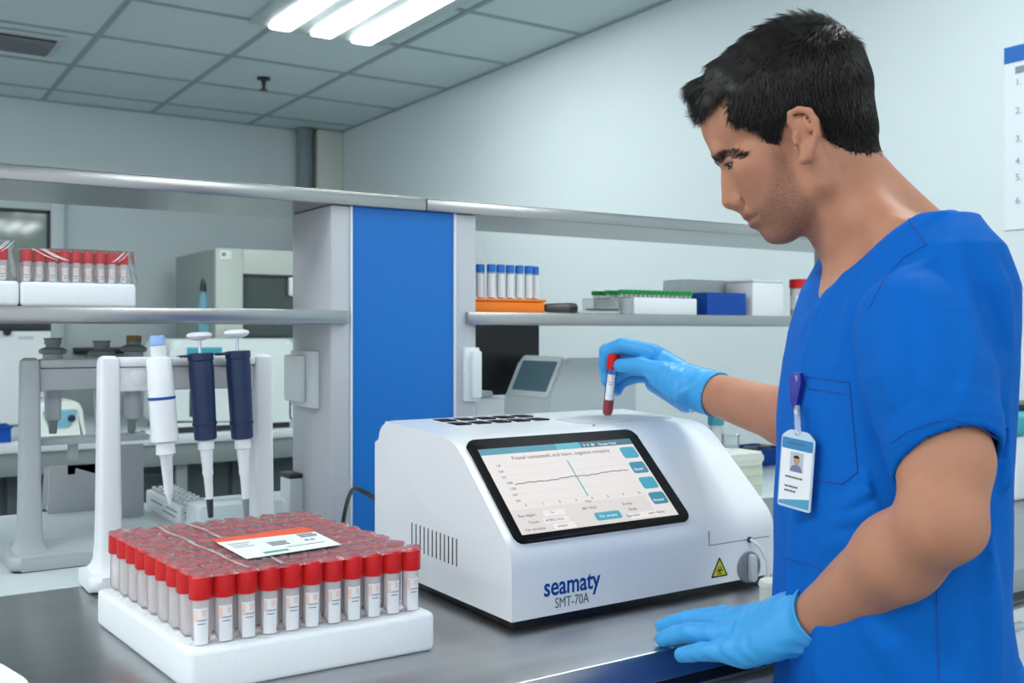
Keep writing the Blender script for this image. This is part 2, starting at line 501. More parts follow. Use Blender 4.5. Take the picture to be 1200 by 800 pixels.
# socket boxes on the column sides
z0, z1 = onx(345, 474, CX0).z, onx(345, 410, CX0).z
ya, yb = onx(375, 440, CX0).y, onx(347, 440, CX0).y
so = part(MB().box(CX0 - .012, CX0, ya, yb, z0, z1, .003), 'socket_plate', M_white2, t)
part(MB().box(CX0 - .026, CX0 - .0125, ya + (yb - ya) * .3, yb - .004, z0 + .010, z1 - .008, .004), 'flap', M_white2, so)
sx0, sx1 = ony(545, 440, CY0 - .01).x, ony(562, 440, CY0 - .01).x
z0, z1 = ony(553, 470, CY0).z, ony(553, 407, CY0).z
so = part(MB().box(sx0, sx1, CY0 - .012, CY0, z0, z1, .003), 'socket_plate', M_white2, t)
part(MB().box(sx0 + .010, sx1 - .002, CY0 - .024, CY0 - .0125, z0 + .006, z1 - .006, .004), 'flap', M_white2, so)

# ------------------------------------------------------------------ the analyzer
AX0, AX1, AY0, AY1 = .651, 1.092, .988, 1.352
AW = AX1 - AX0
t = thing('blood_analyzer', (AX0, AY0, ZB), 'white desktop blood analyzer with sloped touch screen on the steel bench', 'analyzer')
MX = Matrix(((0, 0, 1, 0), (1, 0, 0, 0), (0, 1, 0, 0), (0, 0, 0, 1)))    # local xy -> world yz, local z -> world x
def rounded(poly, rad, n=6):
    """round the corners of a polygon; rad per corner"""
    out = []
    N = len(poly)
    for i in range(N):
        p = Vector(poly[i]); a = Vector(poly[i - 1]); b = Vector(poly[(i + 1) % N]); r = rad[i]
        if r <= 0: out.append(tuple(p)); continue
        d1 = (a - p).normalized(); d2 = (b - p).normalized()
        for k in range(n + 1):
            q = k / n
            P0, P2 = p + d1 * r, p + d2 * r
            out.append(tuple(P0 * (1 - q) ** 2 + p * 2 * q * (1 - q) + P2 * q * q))
    return out
DY = AY1 - AY0
ZTOP = .222
side = [(0.0, -.04), (.0, .0935), (.1335, .2145), (DY, .2245), (DY, -.04)]
body = rounded(side, [.016, .024, .034, .034, .016], 7)
cs_ = MB().prism(body, 0, AW, MX, .0155, 6)
bmesh.ops.bisect_plane(cs_.bm, geom=cs_.bm.verts[:] + cs_.bm.edges[:] + cs_.bm.faces[:], plane_co=(0, 0, .0125), plane_no=(0, 0, 1), clear_inner=True)
bmesh.ops.holes_fill(cs_.bm, edges=[e for e in cs_.bm.edges if e.is_boundary])
cs_.build('casing', M_white, t, sharp=50)
MB().prism(rounded([(.011, 0.0), (.007, .0123), (DY - .007, .0123), (DY - .011, 0.0)], [0] * 4), .009, AW - .009, MX, .003).build('base', M_black, t)
# slope frame: origin at lower left of slope, ex along x, ey up the slope
sl = Vector((0, .1335, .2145 - .0935)).normalized()
SN = Vector((1, 0, 0)).cross(sl)
def slope_uv(u, v):
    d = Vector(ray(u, v)); o = Vector((0, 0, CZ)); p0 = Vector((AX0, AY0, ZB + .0935))
    k = SN.dot(p0 - o) / SN.dot(d); q = o + d * k - p0
    return (q.x, q.dot(sl))
c4 = [slope_uv(*p) for p in ((543, 518), (742, 504), (807, 608), (607, 640))]
sx0 = (c4[0][0] + c4[3][0]) / 2; sx1 = (c4[1][0] + c4[2][0]) / 2
sy0 = (c4[2][1] + c4[3][1]) / 2; sy1 = (c4[0][1] + c4[1][1]) / 2
SF = frame((0, 0, .0935), (1, 0, 0), sl)
sc = MB().prism(rrect(sx0, sx1, sy0, sy1, .012), -.004, .0035, SF, .0012).build('touch_screen', mat('screen_bezel', (.003, .003, .004, 1), .5, spec=0.1), t)
i4 = [slope_uv(*p) for p in ((559, 529), (737, 516), (793, 605), (610, 629))]
dx0 = (i4[0][0] + i4[3][0]) / 2; dx1 = (i4[1][0] + i4[2][0]) / 2
dy0 = (i4[2][1] + i4[3][1]) / 2; dy1 = (i4[0][1] + i4[1][1]) / 2
def lit(name, c, k=.55): return emit(name, [x for x in rgb(*c)[:3]], k)
def scr(name, col): 
    m = emit(name, rgb(*col), .72); m.node_tree.nodes['Principled BSDF'].inputs['Base Color'].default_value = (.02, .02, .02, 1)
    m.node_tree.nodes['Principled BSDF'].inputs['Roughness'].default_value = .4
    m.node_tree.nodes['Principled BSDF'].inputs['Specular IOR Level'].default_value = .2
    return m
S_bg, S_bar, S_bar2, S_lite, S_btn, S_btn2, S_ink, S_line, S_field, S_pan = [scr('screen_' + n, c) for n, c in (
    ('background', (232, 228, 226)), ('bar', (40, 140, 165)), ('dark_bar', (35, 105, 130)), ('light_bar', (60, 175, 195)), ('button', (35, 160, 190)),
    ('dark_button', (30, 135, 165)), ('ink', (95, 95, 100)), ('curve', (70, 170, 170)), ('field', (246, 244, 243)), ('panel', (222, 217, 215)))]
dw, dh = dx1 - dx0, dy1 - dy0
def sp(x0, x1, y0, y1, name, m, h=.0002, r=0.0, parent=None):
    X0, X1, Y0, Y1 = dx0 + x0 * dw, dx0 + x1 * dw, dy0 + y0 * dh, dy0 + y1 * dh
    p = rrect(X0, X1, Y0, Y1, r) if r else [(X0, Y0), (X1, Y0), (X1, Y1), (X0, Y1)]
    return MB().prism(p, .0036, .0036 + h, SF).build(name, m, parent)
disp = sp(0, 1, 0, 1, 'display', S_bg, .0002, 0, sc)
mb = MB()
def bar(mb, x0, x1, y0, y1, h=.0004):
    mb.prism([(dx0 + x0 * dw, dy0 + y0 * dh), (dx0 + x1 * dw, dy0 + y0 * dh), (dx0 + x1 * dw, dy0 + y1 * dh), (dx0 + x0 * dw, dy0 + y1 * dh)], .0037, .0036 + h, SF)
    return mb
def sub(mb, name, m): return mb.build(name, m, sc)
sub(bar(MB(), 0, .62, .925, 1), 'status_bar', S_bar)
sub(bar(MB(), .48, .64, .925, 1, .0005), 'status_tab', S_lite)
sub(bar(MB(), .64, 1, .925, 1), 'status_corner', S_bar2)
sub(bar(MB(), 0, .86, .0, .27), 'form_panel', S_pan)
tx = MB()
def wr(s, x, y, size, mb=tx, align='LEFT'):
    mb.merge(text_mb(s, size, SF @ Matrix.Translation((dx0 + x * dw, dy0 + y * dh, .0041)), .0001, align).bm)
wr('Fnosal tuntaateelt and tssoc. nagative sompany', .17, .845, .0085)
for q, s in enumerate(('1.8', '0.8', '0.5', '0.00', '1.00', '0.0', '0.0')):
    wr(s, .055 + (.01 if q > 2 else 0), .775 - q * .070, .0052)
for q, s in enumerate(('0', '2', '0', '6', '8', '0', '9', '10')):
    wr(s, .10 + q * .103, .295, .005)
wr('Time', .46, .265, .005)
for s, x, y in (('Reo-dilgaic:', .03, .185), ('1u', .22, .190), ('Tooet:', .07, .105), ('A785U A.U.', .17, .105), ('Yer otrobale', .03, .03), ('unitarr', .22, .03),
                ('BB: TAUS', .42, .185), ('Sronsp:', .68, .185), ('Slotte', .70, .115), ('Agerulute', .66, .045), ('sanrt dettey', .81, .045)):
    wr(s, x, y, .0056)
sub(tx, 'screen_print', S_ink)
tb = MB()
tb.merge(text_mb('0  0  00', .006, SF @ Matrix.Translation((dx0 + .66 * dw, dy0 + .94 * dh, .0042)), .0001).bm)
tb.merge(text_mb('Tonado Te:Ut', .0055, SF @ Matrix.Translation((dx0 + .76 * dw, dy0 + .94 * dh, .0042)), .0001).bm)
tb.merge(text_mb('Tot  on-tana', .0055, SF @ Matrix.Translation((dx0 + .495 * dw, dy0 + .075 * dh, .0045)), .0001).bm)
tb.merge(text_mb('Slantell', .0055, SF @ Matrix.Translation((dx0 + .895 * dw, dy0 + .58 * dh, .0045)), .0001).bm)
tb.merge(text_mb('Dnateal', .0055, SF @ Matrix.Translation((dx0 + .895 * dw, dy0 + .185 * dh, .0045)), .0001).bm)
for k in range(3): bar(MB(), 0, 0, 0, 0)
sub(tb, 'button_print', S_field)
gl = MB()
for q in range(5): bar(gl, .10, .86, .335 + q * .11, .338 + q * .11)
sub(gl, 'chart_grid', S_pan)
ln = MB()
pts = [(.11 + .8 * k / 40 * .93, .555 + .0012 * k + .005 * math.sin(k * .45 - .6) + .004 * math.sin(k * 1.7)) for k in range(41)]
for (a0, b0), (a1, b1) in zip(pts[:-1], pts[1:]):
    ln.prism([(dx0 + a0 * dw, dy0 + (b0 - .004) * dh), (dx0 + a1 * dw, dy0 + (b1 - .004) * dh), (dx0 + a1 * dw, dy0 + (b1 + .004) * dh), (dx0 + a0 * dw, dy0 + (b0 + .004) * dh)], .0038, .0042, SF)
sub(ln, 'chart_line', S_ink)
sub(bar(MB(), .497, .503, .335, .78, .0007), 'cursor_line', S_line)
fd = MB()
for x0, y0, w in ((.18, .165, .13), (.16, .085, .15), (.20, .012, .13), (.68, .02, .19)): bar(fd, x0, x0 + w, y0, y0 + .062, .0004)
sub(fd, 'entry_field', S_field)
for q, yy in enumerate((.765, .565, .365, .17)):
    sp(.885, .99, yy - .02, yy + .125, 'side_button', (S_btn, S_btn2)[q % 2], .0006, .004, sc)
sp(.47, .635, .045, .135, 'confirm_button', S_btn, .0006, .003, sc)
# front lettering and marks, front face y = 0
def ff(u, v):
    p = ony(u, v, AY0); return Vector((p.x - AX0, 0, p.z - ZB))
a = ff(637, 701); b = ff(703, 696)
t1 = text_mb('seamaty', .0345, Matrix.Identity(4), .0002, bold=.0006)
wdt = max(v.co.x for v in t1.bm.verts) - min(v.co.x for v in t1.bm.verts)
sc_ = (b.x - a.x) / wdt
for v in t1.bm.verts: v.co = Vector((v.co.x * sc_, v.co.y * .92, v.co.z))
lg = MB(); lg.merge(t1.bm, frame((a.x, -.0003, a.z + .002), (1, 0, 0), (0, 0, 1)))
lg.build('brand_lettering', M_logo, t)
a = ff(650, 712.5); b = ff(690, 709)
t1 = text_mb('SMT-70A', .0175, Matrix.Identity(4), .0002)
wdt = max(v.co.x for v in t1.bm.verts)
sc_ = (b.x - a.x) / wdt
for v in t1.bm.verts: v.co.x *= sc_
lg = MB(); lg.merge(t1.bm, frame((a.x, -.0003, a.z), (1, 0, 0), (0, 0, 1)))
lg.build('model_lettering', M_ink, t)
# biohazard sticker
c = ff(843, 666)
def tri(r, cx=0, cy=0): return [(cx + r * math.cos(math.radians(90 + 120 * k)), cy + r * math.sin(math.radians(90 + 120 * k))) for k in range(3)]
BF = frame((c.x, 0, c.z - .002), (1, 0, 0), (0, 0, 1))
st = MB().prism(rounded(tri(.0185), [.003] * 3, 3), -.0001, .0004, BF).build('biohazard_sticker', M_black, t)
MB().prism(rounded(tri(.0140), [.002] * 3, 3), .0004, .0006, BF).build('yellow_field', M_yellow, st)
bh = MB()
for k in range(3):
    a = math.radians(90 + 120 * k)
    cx, cy = .0034 * math.cos(a), .0034 * math.sin(a) - .0008
    arc = [(cx + .0030 * math.cos(a + math.radians(q)), cy + .0030 * math.sin(a + math.radians(q))) for q in range(-290, -69 + 220, 1) if False]
    n = 14; ro, ri = .0032, .0019
    for q in range(n):
        q0 = a + math.radians(35) + math.radians(290) * q / n; q1 = a + math.radians(35) + math.radians(290) * (q + 1) / n
        bh.prism([(cx + ri * math.cos(q0), cy + ri * math.sin(q0)), (cx + ro * math.cos(q0), cy + ro * math.sin(q0)), (cx + ro * math.cos(q1), cy + ro * math.sin(q1)), (cx + ri * math.cos(q1), cy + ri * math.sin(q1))], .0006, .0008, BF)
    bh.prism([(.0008 * math.cos(a + 2), .0008 * math.sin(a + 2) - .0008), (.0018 * math.cos(a - .2), .0018 * math.sin(a - .2) - .0008), (.0018 * math.cos(a + .2), .0018 * math.sin(a + .2) - .0008)], .0006, .0008, BF)
bh.build('biohazard_symbol', M_black, st)
# knob on the front right
c = ff(877, 664)
KF = frame((c.x, 0, c.z), (1, 0, 0), (0, 0, 1))
M_knob = mat('knob_grey', rgb(120, 126, 136), .35, coat=.2)
kn = MB().lathe([(.0215, -.001), (.0215, .002), (.0195, .004), (.0, .004)], 28, KF, cap=False).build('knob', M_knob, t)
MB().prism(rrect(-.0045, .0045, -.0185, .0185, .003), .0035, .0125, KF, .002).build('grip', mat('knob_grip', rgb(190, 194, 200), .3), kn)
# thin white lead looping from the panel
cb = [ff(878, 632), ff(884, 640), ff(889, 655), ff(890, 675), ff(888, 684), ff(886, 687)]
cb = [Vector((p.x, -.004 - .012 * math.sin(PI * i / 5), max(p.z, .004))) for i, p in enumerate(cb)]
MB().tube([cb[0] + Vector((0, .006, 0))] + cb, .0024, 8).build('lead', M_white2, t)
MB().lathe([(.004, -.002), (.004, .003)], 12, frame((cb[0].x, 0, cb[0].z), (1, 0, 0), (0, 0, 1))).build('lead_socket', M_dark, t)
# seam of the right hand service panel
sm = MB()
u0 = ff(831, 639).x
sm.box(u0, AW - .01, -.0004, .0006, ff(831, 639).z - .0006, ff(831, 639).z + .0006)
sm.box(u0 - .0006, u0 + .0006, -.0004, .0006, ff(831, 639).z, .085)
sm.build('panel_seam', M_midgrey, t)
# vent slits of the left side
vs = MB()
for k in range(12):
    u = 483 + k * 4.75
    p1 = onx(u, 612 + k * 1.75, AX0); p2 = onx(u, 643 + k * 1.85, AX0)
    vs.box(-.0006, .001, p1.y - AY0 - .001, p1.y - AY0 + .001, p2.z - ZB, p1.z - ZB)
vs.build('vent_slits', M_dark, t)
# rows of dark wells on top, and the sunken loading bay
def topz(y): return .2145 + (.2245 - .2145) * (y - .1335) / (DY - .1335)
wl = onz(512, 494, 1.153); wr_ = onz(628, 489, 1.153)
w0 = Vector((.079, .213)); 
for r in range(2):
    for k in range(5):
        x0 = .073 + k * .034; y0 = .250 + r * .042
        MB().prism(rrect(x0, x0 + .025, y0, y0 + .032, .003), topz(y0) - .004, topz(y0 + .032) + .0004).build('well_cover', mat('well_black', (.008, .009, .010, 1), .6, spec=.15) if (r, k) == (0, 0) else bpy.data.materials['well_black'], t)
MB().prism(rrect(.245, .425, .185, .262, .012), topz(.2) - .004, topz(.262) + .0008).build('loading_bay', mat('bay_grey', rgb(205, 211, 215), .35), t)
hp = at(711, 488, 1.57)
MB().lathe([(.0115, topz(.24) - .001), (.0115, topz(.24) + .0015), (.0095, topz(.24) + .0015)], 20, Matrix.Translation((hp.x - AX0, hp.y - AY0, 0)), cap=False).build('tube_port', M_midgrey, t)
MB().lathe([(.002, topz(.19)), (.002, topz(.19) + .0012)], 10, Matrix.Translation((.25, .165, 0))).build('indicator', M_dark, t)
# power cord behind
cp = [Vector((AX0 + .0, 1.34, 1.045)), Vector((AX0 - .012, 1.36, 1.05)), onz(426, 588, 1.03), onz(417, 600, 1.0), onz(413, 615, .95), Vector((.70, 1.56, .9345)), Vector((.75, 1.57, .9345))]
cp = [Vector((AX0 + .005, 1.353, 1.035)), Vector((AX0 - .005, 1.385, 1.045)), Vector((AX0 + .0, 1.43, 1.04)), Vector((AX0 + .02, 1.50, 1.0)), Vector((AX0 + .03, 1.53, .955)), Vector((AX0 + .06, 1.545, .9345)), Vector((AX0 + .2, 1.55, .9345))]
def smooth(pts, n=6):
    out = []
    P = [pts[0]] + list(pts) + [pts[-1]]
    for i in range(1, len(P) - 2):
        for k in range(n):
            q = k / n
            out.append(.5 * ((2 * P[i]) + (-P[i - 1] + P[i + 1]) * q + (2 * P[i - 1] - 5 * P[i] + 4 * P[i + 1] - P[i + 2]) * q * q + (-P[i - 1] + 3 * P[i] - 3 * P[i + 1] + P[i + 2]) * q ** 3))
    out.append(P[-1]); return out
tag(MB().tube(smooth(cp), .0035, 8).build('power_cord', M_black), 'thin black power cord curling behind the white analyzer against the blue panel', 'cord')

q = thing('sample_dish', (1.0, .905, ZB), 'small cream round dish on the bench between the analyzer knob and the person', 'dish')
MB().lathe([(.016, 0), (.018, .003), (.018, .024), (.0165, .0245)], 24).build('dish', mat('dish_cream', rgb(222, 226, 214), .5), q)
MB().lathe([(.0188, .0248), (.0188, .030), (.0175, .032)], 24).build('lid', bpy.data.materials['dish_cream'], q)

# ------------------------------------------------------------------ tube rack in the foreground
def tube_parts(kind, cap_m, par, body_m=None, R=.009, L=.100, capR=.0113, capH=.0225, label=True, lz=.001):
    """tube standing at the parent's origin"""
    body_m = body_m or M_tube
    MB().lathe([(.001, 0.0), (R * .55, .0008), (R * .9, .004), (R, .009), (R, L - capH + .004)], 14, cap=False).build('tube_body', body_m, par)
    ridges = MB()
    n = 28
    prof = [(capR * .96, L - capH), (capR, L - capH + .001), (capR, L - .0025), (capR * .93, L), (capR * .62, L), (capR * .55, L - .002)]
    vs, fs = [], []
    for r, z in prof:
        for k in range(n):
            a = 2 * PI * k / n; rr = r * (1 - .025 * (k % 2))
            vs.append((rr * math.cos(a), rr * math.sin(a), z))
    for i in range(len(prof) - 1):
        for k in range(n):
            k2 = (k + 1) % n; fs.append((i * n + k, i * n + k2, (i + 1) * n + k2, (i + 1) * n + k))
    fs.append(tuple(range(n))[::-1]); m = (len(prof) - 1) * n; fs.append(tuple(m + k for k in range(n)))
    ridges.add(vs, fs, None, True).build('cap', cap_m, par)
    if label:
        def wrap(mb, a0, a1, z0, z1, r):
            n = 10; vs = []
            for k in range(n + 1):
                a = a0 + (a1 - a0) * k / n
                vs += [(r * math.cos(a), r * math.sin(a), z0), (r * math.cos(a), r * math.sin(a), z1)]
            return mb.add(vs, [(2 * k, 2 * k + 2, 2 * k + 3, 2 * k + 1) for k in range(n)], None, True)
        A = -PI / 2 - .12
        lb = wrap(MB(), A - .82, A + .72, lz, L - capH - .008, R + .0003).build('label', M_paper, par)
        zt = L - capH - .008
        pk = wrap(MB(), A - .78, A - .42, zt - .013, zt - .002, R + .0005); wrap(pk, A + .05, A + .5, zt - .008, zt - .002, R + .0005)
        pk.build('pink_print', M_pink, lb)
        ik = MB()
        for q, (x0, x1) in enumerate(((-.75, .6), (-.4, .4))):
            wrap(ik, A + x0, A + x1, zt - .0125 - q * .0035, zt - .0113 - q * .0035, R + .0005)
        ik.build('print', M_tubeink, lb)
        wrap(MB(), A + .95, A + 1.15, lz + .003, lz + .012, R + .0005).build('red_band', M_pink, lb)

ords = ['first', 'second', 'third', 'fourth', 'fifth', 'sixth', 'seventh', 'eighth', 'ninth', 'tenth', 'eleventh']
NC, NR = 11, 9
FW, FD = .267, .306
p0 = Vector((.279, .986, ZB))
RZ = -math.radians(0.9); SK = math.tan(math.radians(5.4))
RM = Matrix.Translation(p0) @ Matrix.Rotation(RZ, 4, 'Z')
def skew(x, y): return (x - SK * y, y)          # the block is a little out of square
def skew_mb(mb):
    for v in mb.bm.verts: v.co.x -= SK * v.co.y
    return mb
t = thing('foam_rack', p0, 'big white foam rack full of red capped tubes under film on the front bench', 'tube rack', rz=RZ)
HF = .043
# foam block with a hole for each tube: solid tray, rim and pierced top
fb = MB()
fb.box(0, FW, 0, FD, 0, HF, .006, 3)
skew_mb(fb).build('foam_block', M_foam, t)
mx, my = .0185, .021
sxp = (FW - 2 * mx) / (NC - 1); syp = (FD - 2 * my) / (NR - 1)
TZ = HF - .004
hl = MB()
for r in range(NR):
    for c in range(NC):
        hl.lathe([(.0098, HF - .0005), (.0108, HF + .0006), (.0112, HF + .0003)], 14, Matrix.Translation((mx + c * sxp, my + r * syp, 0)), cap=False)
skew_mb(hl).build('hole_rims', M_foam, t)
TL = .0685
proto = None
for r in range(NR):
    for c in range(NC):
        side_word = 'front row' if r == 0 else ('back row' if r == NR - 1 else '%s row' % ords[r])
        if c == 0: place = 'left end'
        elif c == NC - 1: place = 'right end'
        elif c <= NC // 2: place = '%s from left' % ords[c]
        else: place = '%s from right' % ords[NC - 1 - c]
        lab = 'red capped tube in the big foam rack, %s, %s' % (side_word, place)
        loc = RM @ Vector((*skew(mx + c * sxp, my + r * syp), HF + .0006))
        if proto is None:
            proto = thing('test_tube', loc, lab, 'test tube', 'red capped tubes in the big foam rack', RZ)
            tube_parts('red', M_red, proto, L=TL + .0, R=.0092, capR=.0115, capH=.0240)
            q = proto
        else:
            q = dup(proto); q.location = loc; q['label'] = lab
        q.rotation_euler = (rnd.uniform(-.012, .012), rnd.uniform(-.012, .012), RZ + rnd.uniform(-.15, .15) + (0 if r == 0 else 1.7 + rnd.uniform(-.4, .4)))
# shrink film: crinkled top sheet resting on the caps, and sheer sides
top = HF + TL + .0018
n1, n2 = 90, 80
vs, fs = [], []
x0, x1, y0, y1 = mx - .011, FW - mx + .011, my - .011, FD - my + .011
rn = np.random.RandomState(3)
wv = [(rn.uniform(60, 260), rn.uniform(60, 260), rn.uniform(0, 6.28)) for _ in range(7)]
for j in range(n2 + 1):
    for i in range(n1 + 1):
        x = x0 + (x1 - x0) * i / n1; y = y0 + (y1 - y0) * j / n2
        cx = (x - mx) / sxp; cy = (y - my) / syp
        dd = math.hypot((cx - round(cx)) * sxp, (cy - round(cy)) * syp)
        z = top - .0035 * max(0, min(1, (dd - .0095) / .005))
        z += .0017 * abs(sum(math.sin(a * x + b * y + c) for a, b, c in wv[:4])) / 2 + .0006 * math.sin(wv[5][0] * 1.6 * (x + .3 * y) + 1.0)
        e = min(i, n1 - i, j, n2 - j)
        if e == 0: z -= .004
        vs.append((x, y, min(max(z, top - .003), top + .0019)))
for j in range(n2):
    for i in range(n1):
        a = j * (n1 + 1) + i; fs.append((a, a + 1, a + n1 + 2, a + n1 + 1))
fm = skew_mb(MB().add(vs, fs, None, True)).build('film', M_film, t, sharp=25)
cr = MB()  # pale ribbons: specular streaks of the film put in as milky colour
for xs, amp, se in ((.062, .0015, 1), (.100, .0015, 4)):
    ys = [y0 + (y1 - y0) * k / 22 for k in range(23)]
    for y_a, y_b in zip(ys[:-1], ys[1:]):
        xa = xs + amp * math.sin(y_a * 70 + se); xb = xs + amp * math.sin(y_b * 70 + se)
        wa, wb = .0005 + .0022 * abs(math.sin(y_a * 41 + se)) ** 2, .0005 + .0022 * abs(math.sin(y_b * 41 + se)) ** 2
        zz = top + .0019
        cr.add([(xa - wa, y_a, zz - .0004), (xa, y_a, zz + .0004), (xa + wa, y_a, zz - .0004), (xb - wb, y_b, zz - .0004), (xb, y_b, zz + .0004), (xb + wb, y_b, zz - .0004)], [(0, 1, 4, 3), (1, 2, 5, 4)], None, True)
skew_mb(cr).build('film_glint', M_glint, t)
vs, fs = [], []
loop = []
m = 48
def edge_pt(k):
    s = k / m * 4; e = int(s) % 4; f = s - int(s)
    cs = [(x0, y0), (x1, y0), (x1, y1), (x0, y1)]
    a, b = cs[e], cs[(e + 1) % 4]
    nrm = [(0, -1), (1, 0), (0, 1), (-1, 0)][e]
    return (a[0] + (b[0] - a[0]) * f, a[1] + (b[1] - a[1]) * f), nrm
for k in range(m):
    (x, y), nn = edge_pt(k)
    cxr = (x0 + x1) / 2; cyr = (y0 + y1) / 2
    for lv, (zz, of) in enumerate(((top - .004, 0.0015), (top - .026, .0025), (HF + .018, .004), (HF + .0015, .0075))):
        w = .0009 * math.sin(k * 2.1 + lv)
        fx = x + (x - cxr) / (x1 - x0) * 2 * of * (1 if abs(x - x0) < 1e-6 or abs(x - x1) < 1e-6 else .4)
        fy = y + (y - cyr) / (y1 - y0) * 2 * of * (1 if abs(y - y0) < 1e-6 or abs(y - y1) < 1e-6 else .4)
        vs.append((fx + nn[0] * w, fy + nn[1] * w, zz))
for k in range(m):
    k2 = (k + 1) % m
    for l in range(3): fs.append((k * 4 + l, k2 * 4 + l, k2 * 4 + l + 1, k * 4 + l + 1))
skew_mb(MB().add(vs, fs, None, True)).build('film_side', M_filmside, t)
# paper sticker on the film
inv = RM.inverted()
zt = p0.z + top + .0026
cs = [inv @ onz(u, v, zt) for u, v in ((254, 636), (369, 623), (400, 638), (289, 655))]
lab = MB().add([(p.x, p.y, top + .0026) for p in (cs[3], cs[2], cs[1], cs[0])] + [(p.x, p.y, top + .0030) for p in (cs[3], cs[2], cs[1], cs[0])],
               [(3, 2, 1, 0), (4, 5, 6, 7), (0, 1, 5, 4), (1, 2, 6, 5), (2, 3, 7, 6), (3, 0, 4, 7)]).build('sticker', M_paper, t)
def stp(a, b): 
    p = cs[3].lerp(cs[2], a).lerp(cs[0].lerp(cs[1], a), b); return (p.x, p.y)
def stq(mb, a0, a1, b0, b1, h=.0003):
    q = [stp(a0, b0), stp(a1, b0), stp(a1, b1), stp(a0, b1)]
    return mb.prism(q, top + .0030, top + .0030 + h)
pr_ = MB()
for (a, b, n) in ((.40, .45, 3), (.78, .72, 3)):
    for q in range(n):
        x = a
        while x < a + .17:
            w = rnd.uniform(.01, .03); stq(pr_, x, x + w, b + q * .085, b + .05 + q * .085); x += w + .006
for q in range(3): stq(pr_, .06, .06 + rnd.uniform(.15, .24), .60 + q * .1, .615 + q * .1)
for q in range(2): stq(pr_, .76 + q * .06, .80 + q * .06, .50, .56)
stq(pr_, .50, .90, .28, .295)
pr_.build('print', M_ink, lab)
stq(MB(), .22, .47, .11, .19).build('green_strip', M_inkgreen, lab)
o4 = [inv @ onz(u, v, zt) for u, v in ((250, 632), (356, 617), (371, 622), (254, 636))]
MB().prism([(p.x, p.y) for p in (o4[3], o4[2], o4[1], o4[0])], top + .0022, top + .0029).build('orange_tape', M_orangeink, t)

# pale corner of a foam lid at the left edge of the bench
q = onz(10, 795, ZB + .02)
tag(MB().prism(rounded([(-.22, -.16), (.0, -.16), (.02, -.06), (.0, .03), (-.22, .03)], [.02] * 5, 5), 0, .028, None, .008, 3).build('foam_box', M_foam),
    'corner of a white foam box cut by the left photo edge beside the rack', 'foam box')
bpy.data.objects['foam_box'].location = (.135 - .01, 1.09, ZB)

# ------------------------------------------------------------------ pipette stands and pipettes
def pipette_stand(x, y, W, m, label, H=.318, yf=-.055, yb=.10):
    """two tall posts on a flared base plate with a rail between them; x, y is the left post"""
    t = thing('pipette_stand', (x, y, ZB), label, 'pipette stand')
    for xx in (0, W):
        p = MB()
        prof = [(0.030, .016), (.024, .022), (.0185, .035), (.0165, .06), (.0155, .12), (.0135, H - .012), (.0125, H - .004), (.008, H)]
        vs, fs = [], []
        n = 24
        for k, (r, z) in enumerate(prof):
            for q in range(n):
                a = 2 * PI * q / n
                cx_, sy_ = math.cos(a), math.sin(a)
                e = .45
                vs.append((xx + r * math.copysign(abs(cx_) ** e, cx_), (r * 1.25) * math.copysign(abs(sy_) ** e, sy_), z))
        for k in range(len(prof) - 1):
            for q in range(n): fs.append((k * n + q, k * n + (q + 1) % n, (k + 1) * n + (q + 1) % n, (k + 1) * n + q))
        fs.append(tuple((len(prof) - 1) * n + q for q in range(n)))
        p.add(vs, fs, None, True).build('post', m, t)
    MB().prism(rrect(-.033, W + .033, yf, yb, .014), .0015, .0215, None, .008, 3).build('base_plate', m, t)
    MB().prism(rrect(-.031, W + .031, yf + .002, yb - .002, .014), .0, .0014).build('base_pad', M_black, t)
    MB().box(.0130, W - .0130, -.008, .012, H - .050, H - .016, .003).build('rail', m, t)
    MB().box(.0125, W - .0125, -.014, .018, H - .0155, H - .002, .004).build('top_rail', m, t)
    return t
WX, WY = .309, 1.490
M_stand = mat('stand_white', rgb(224, 228, 232), .45)
ws = pipette_stand(WX, WY, .219, M_stand, 'white pipette stand holding one white and two navy pipettes behind the foam rack', yb=.045)
for q in (.040, .075, .135, .17):
    MB().lathe([(.009, -.016), (.0135, -.014), (.0135, .0), (.010, .002)], 16, frame((q, -.008, .288), (1, 0, 0), (0, 0, 1))).build('cradle', M_stand, ws)
GX, GY = .237, 1.690
gs = pipette_stand(GX, GY, .362, M_greyplas, 'grey pipette stand behind the white one at the left', H=.312, yf=-.065, yb=.07)

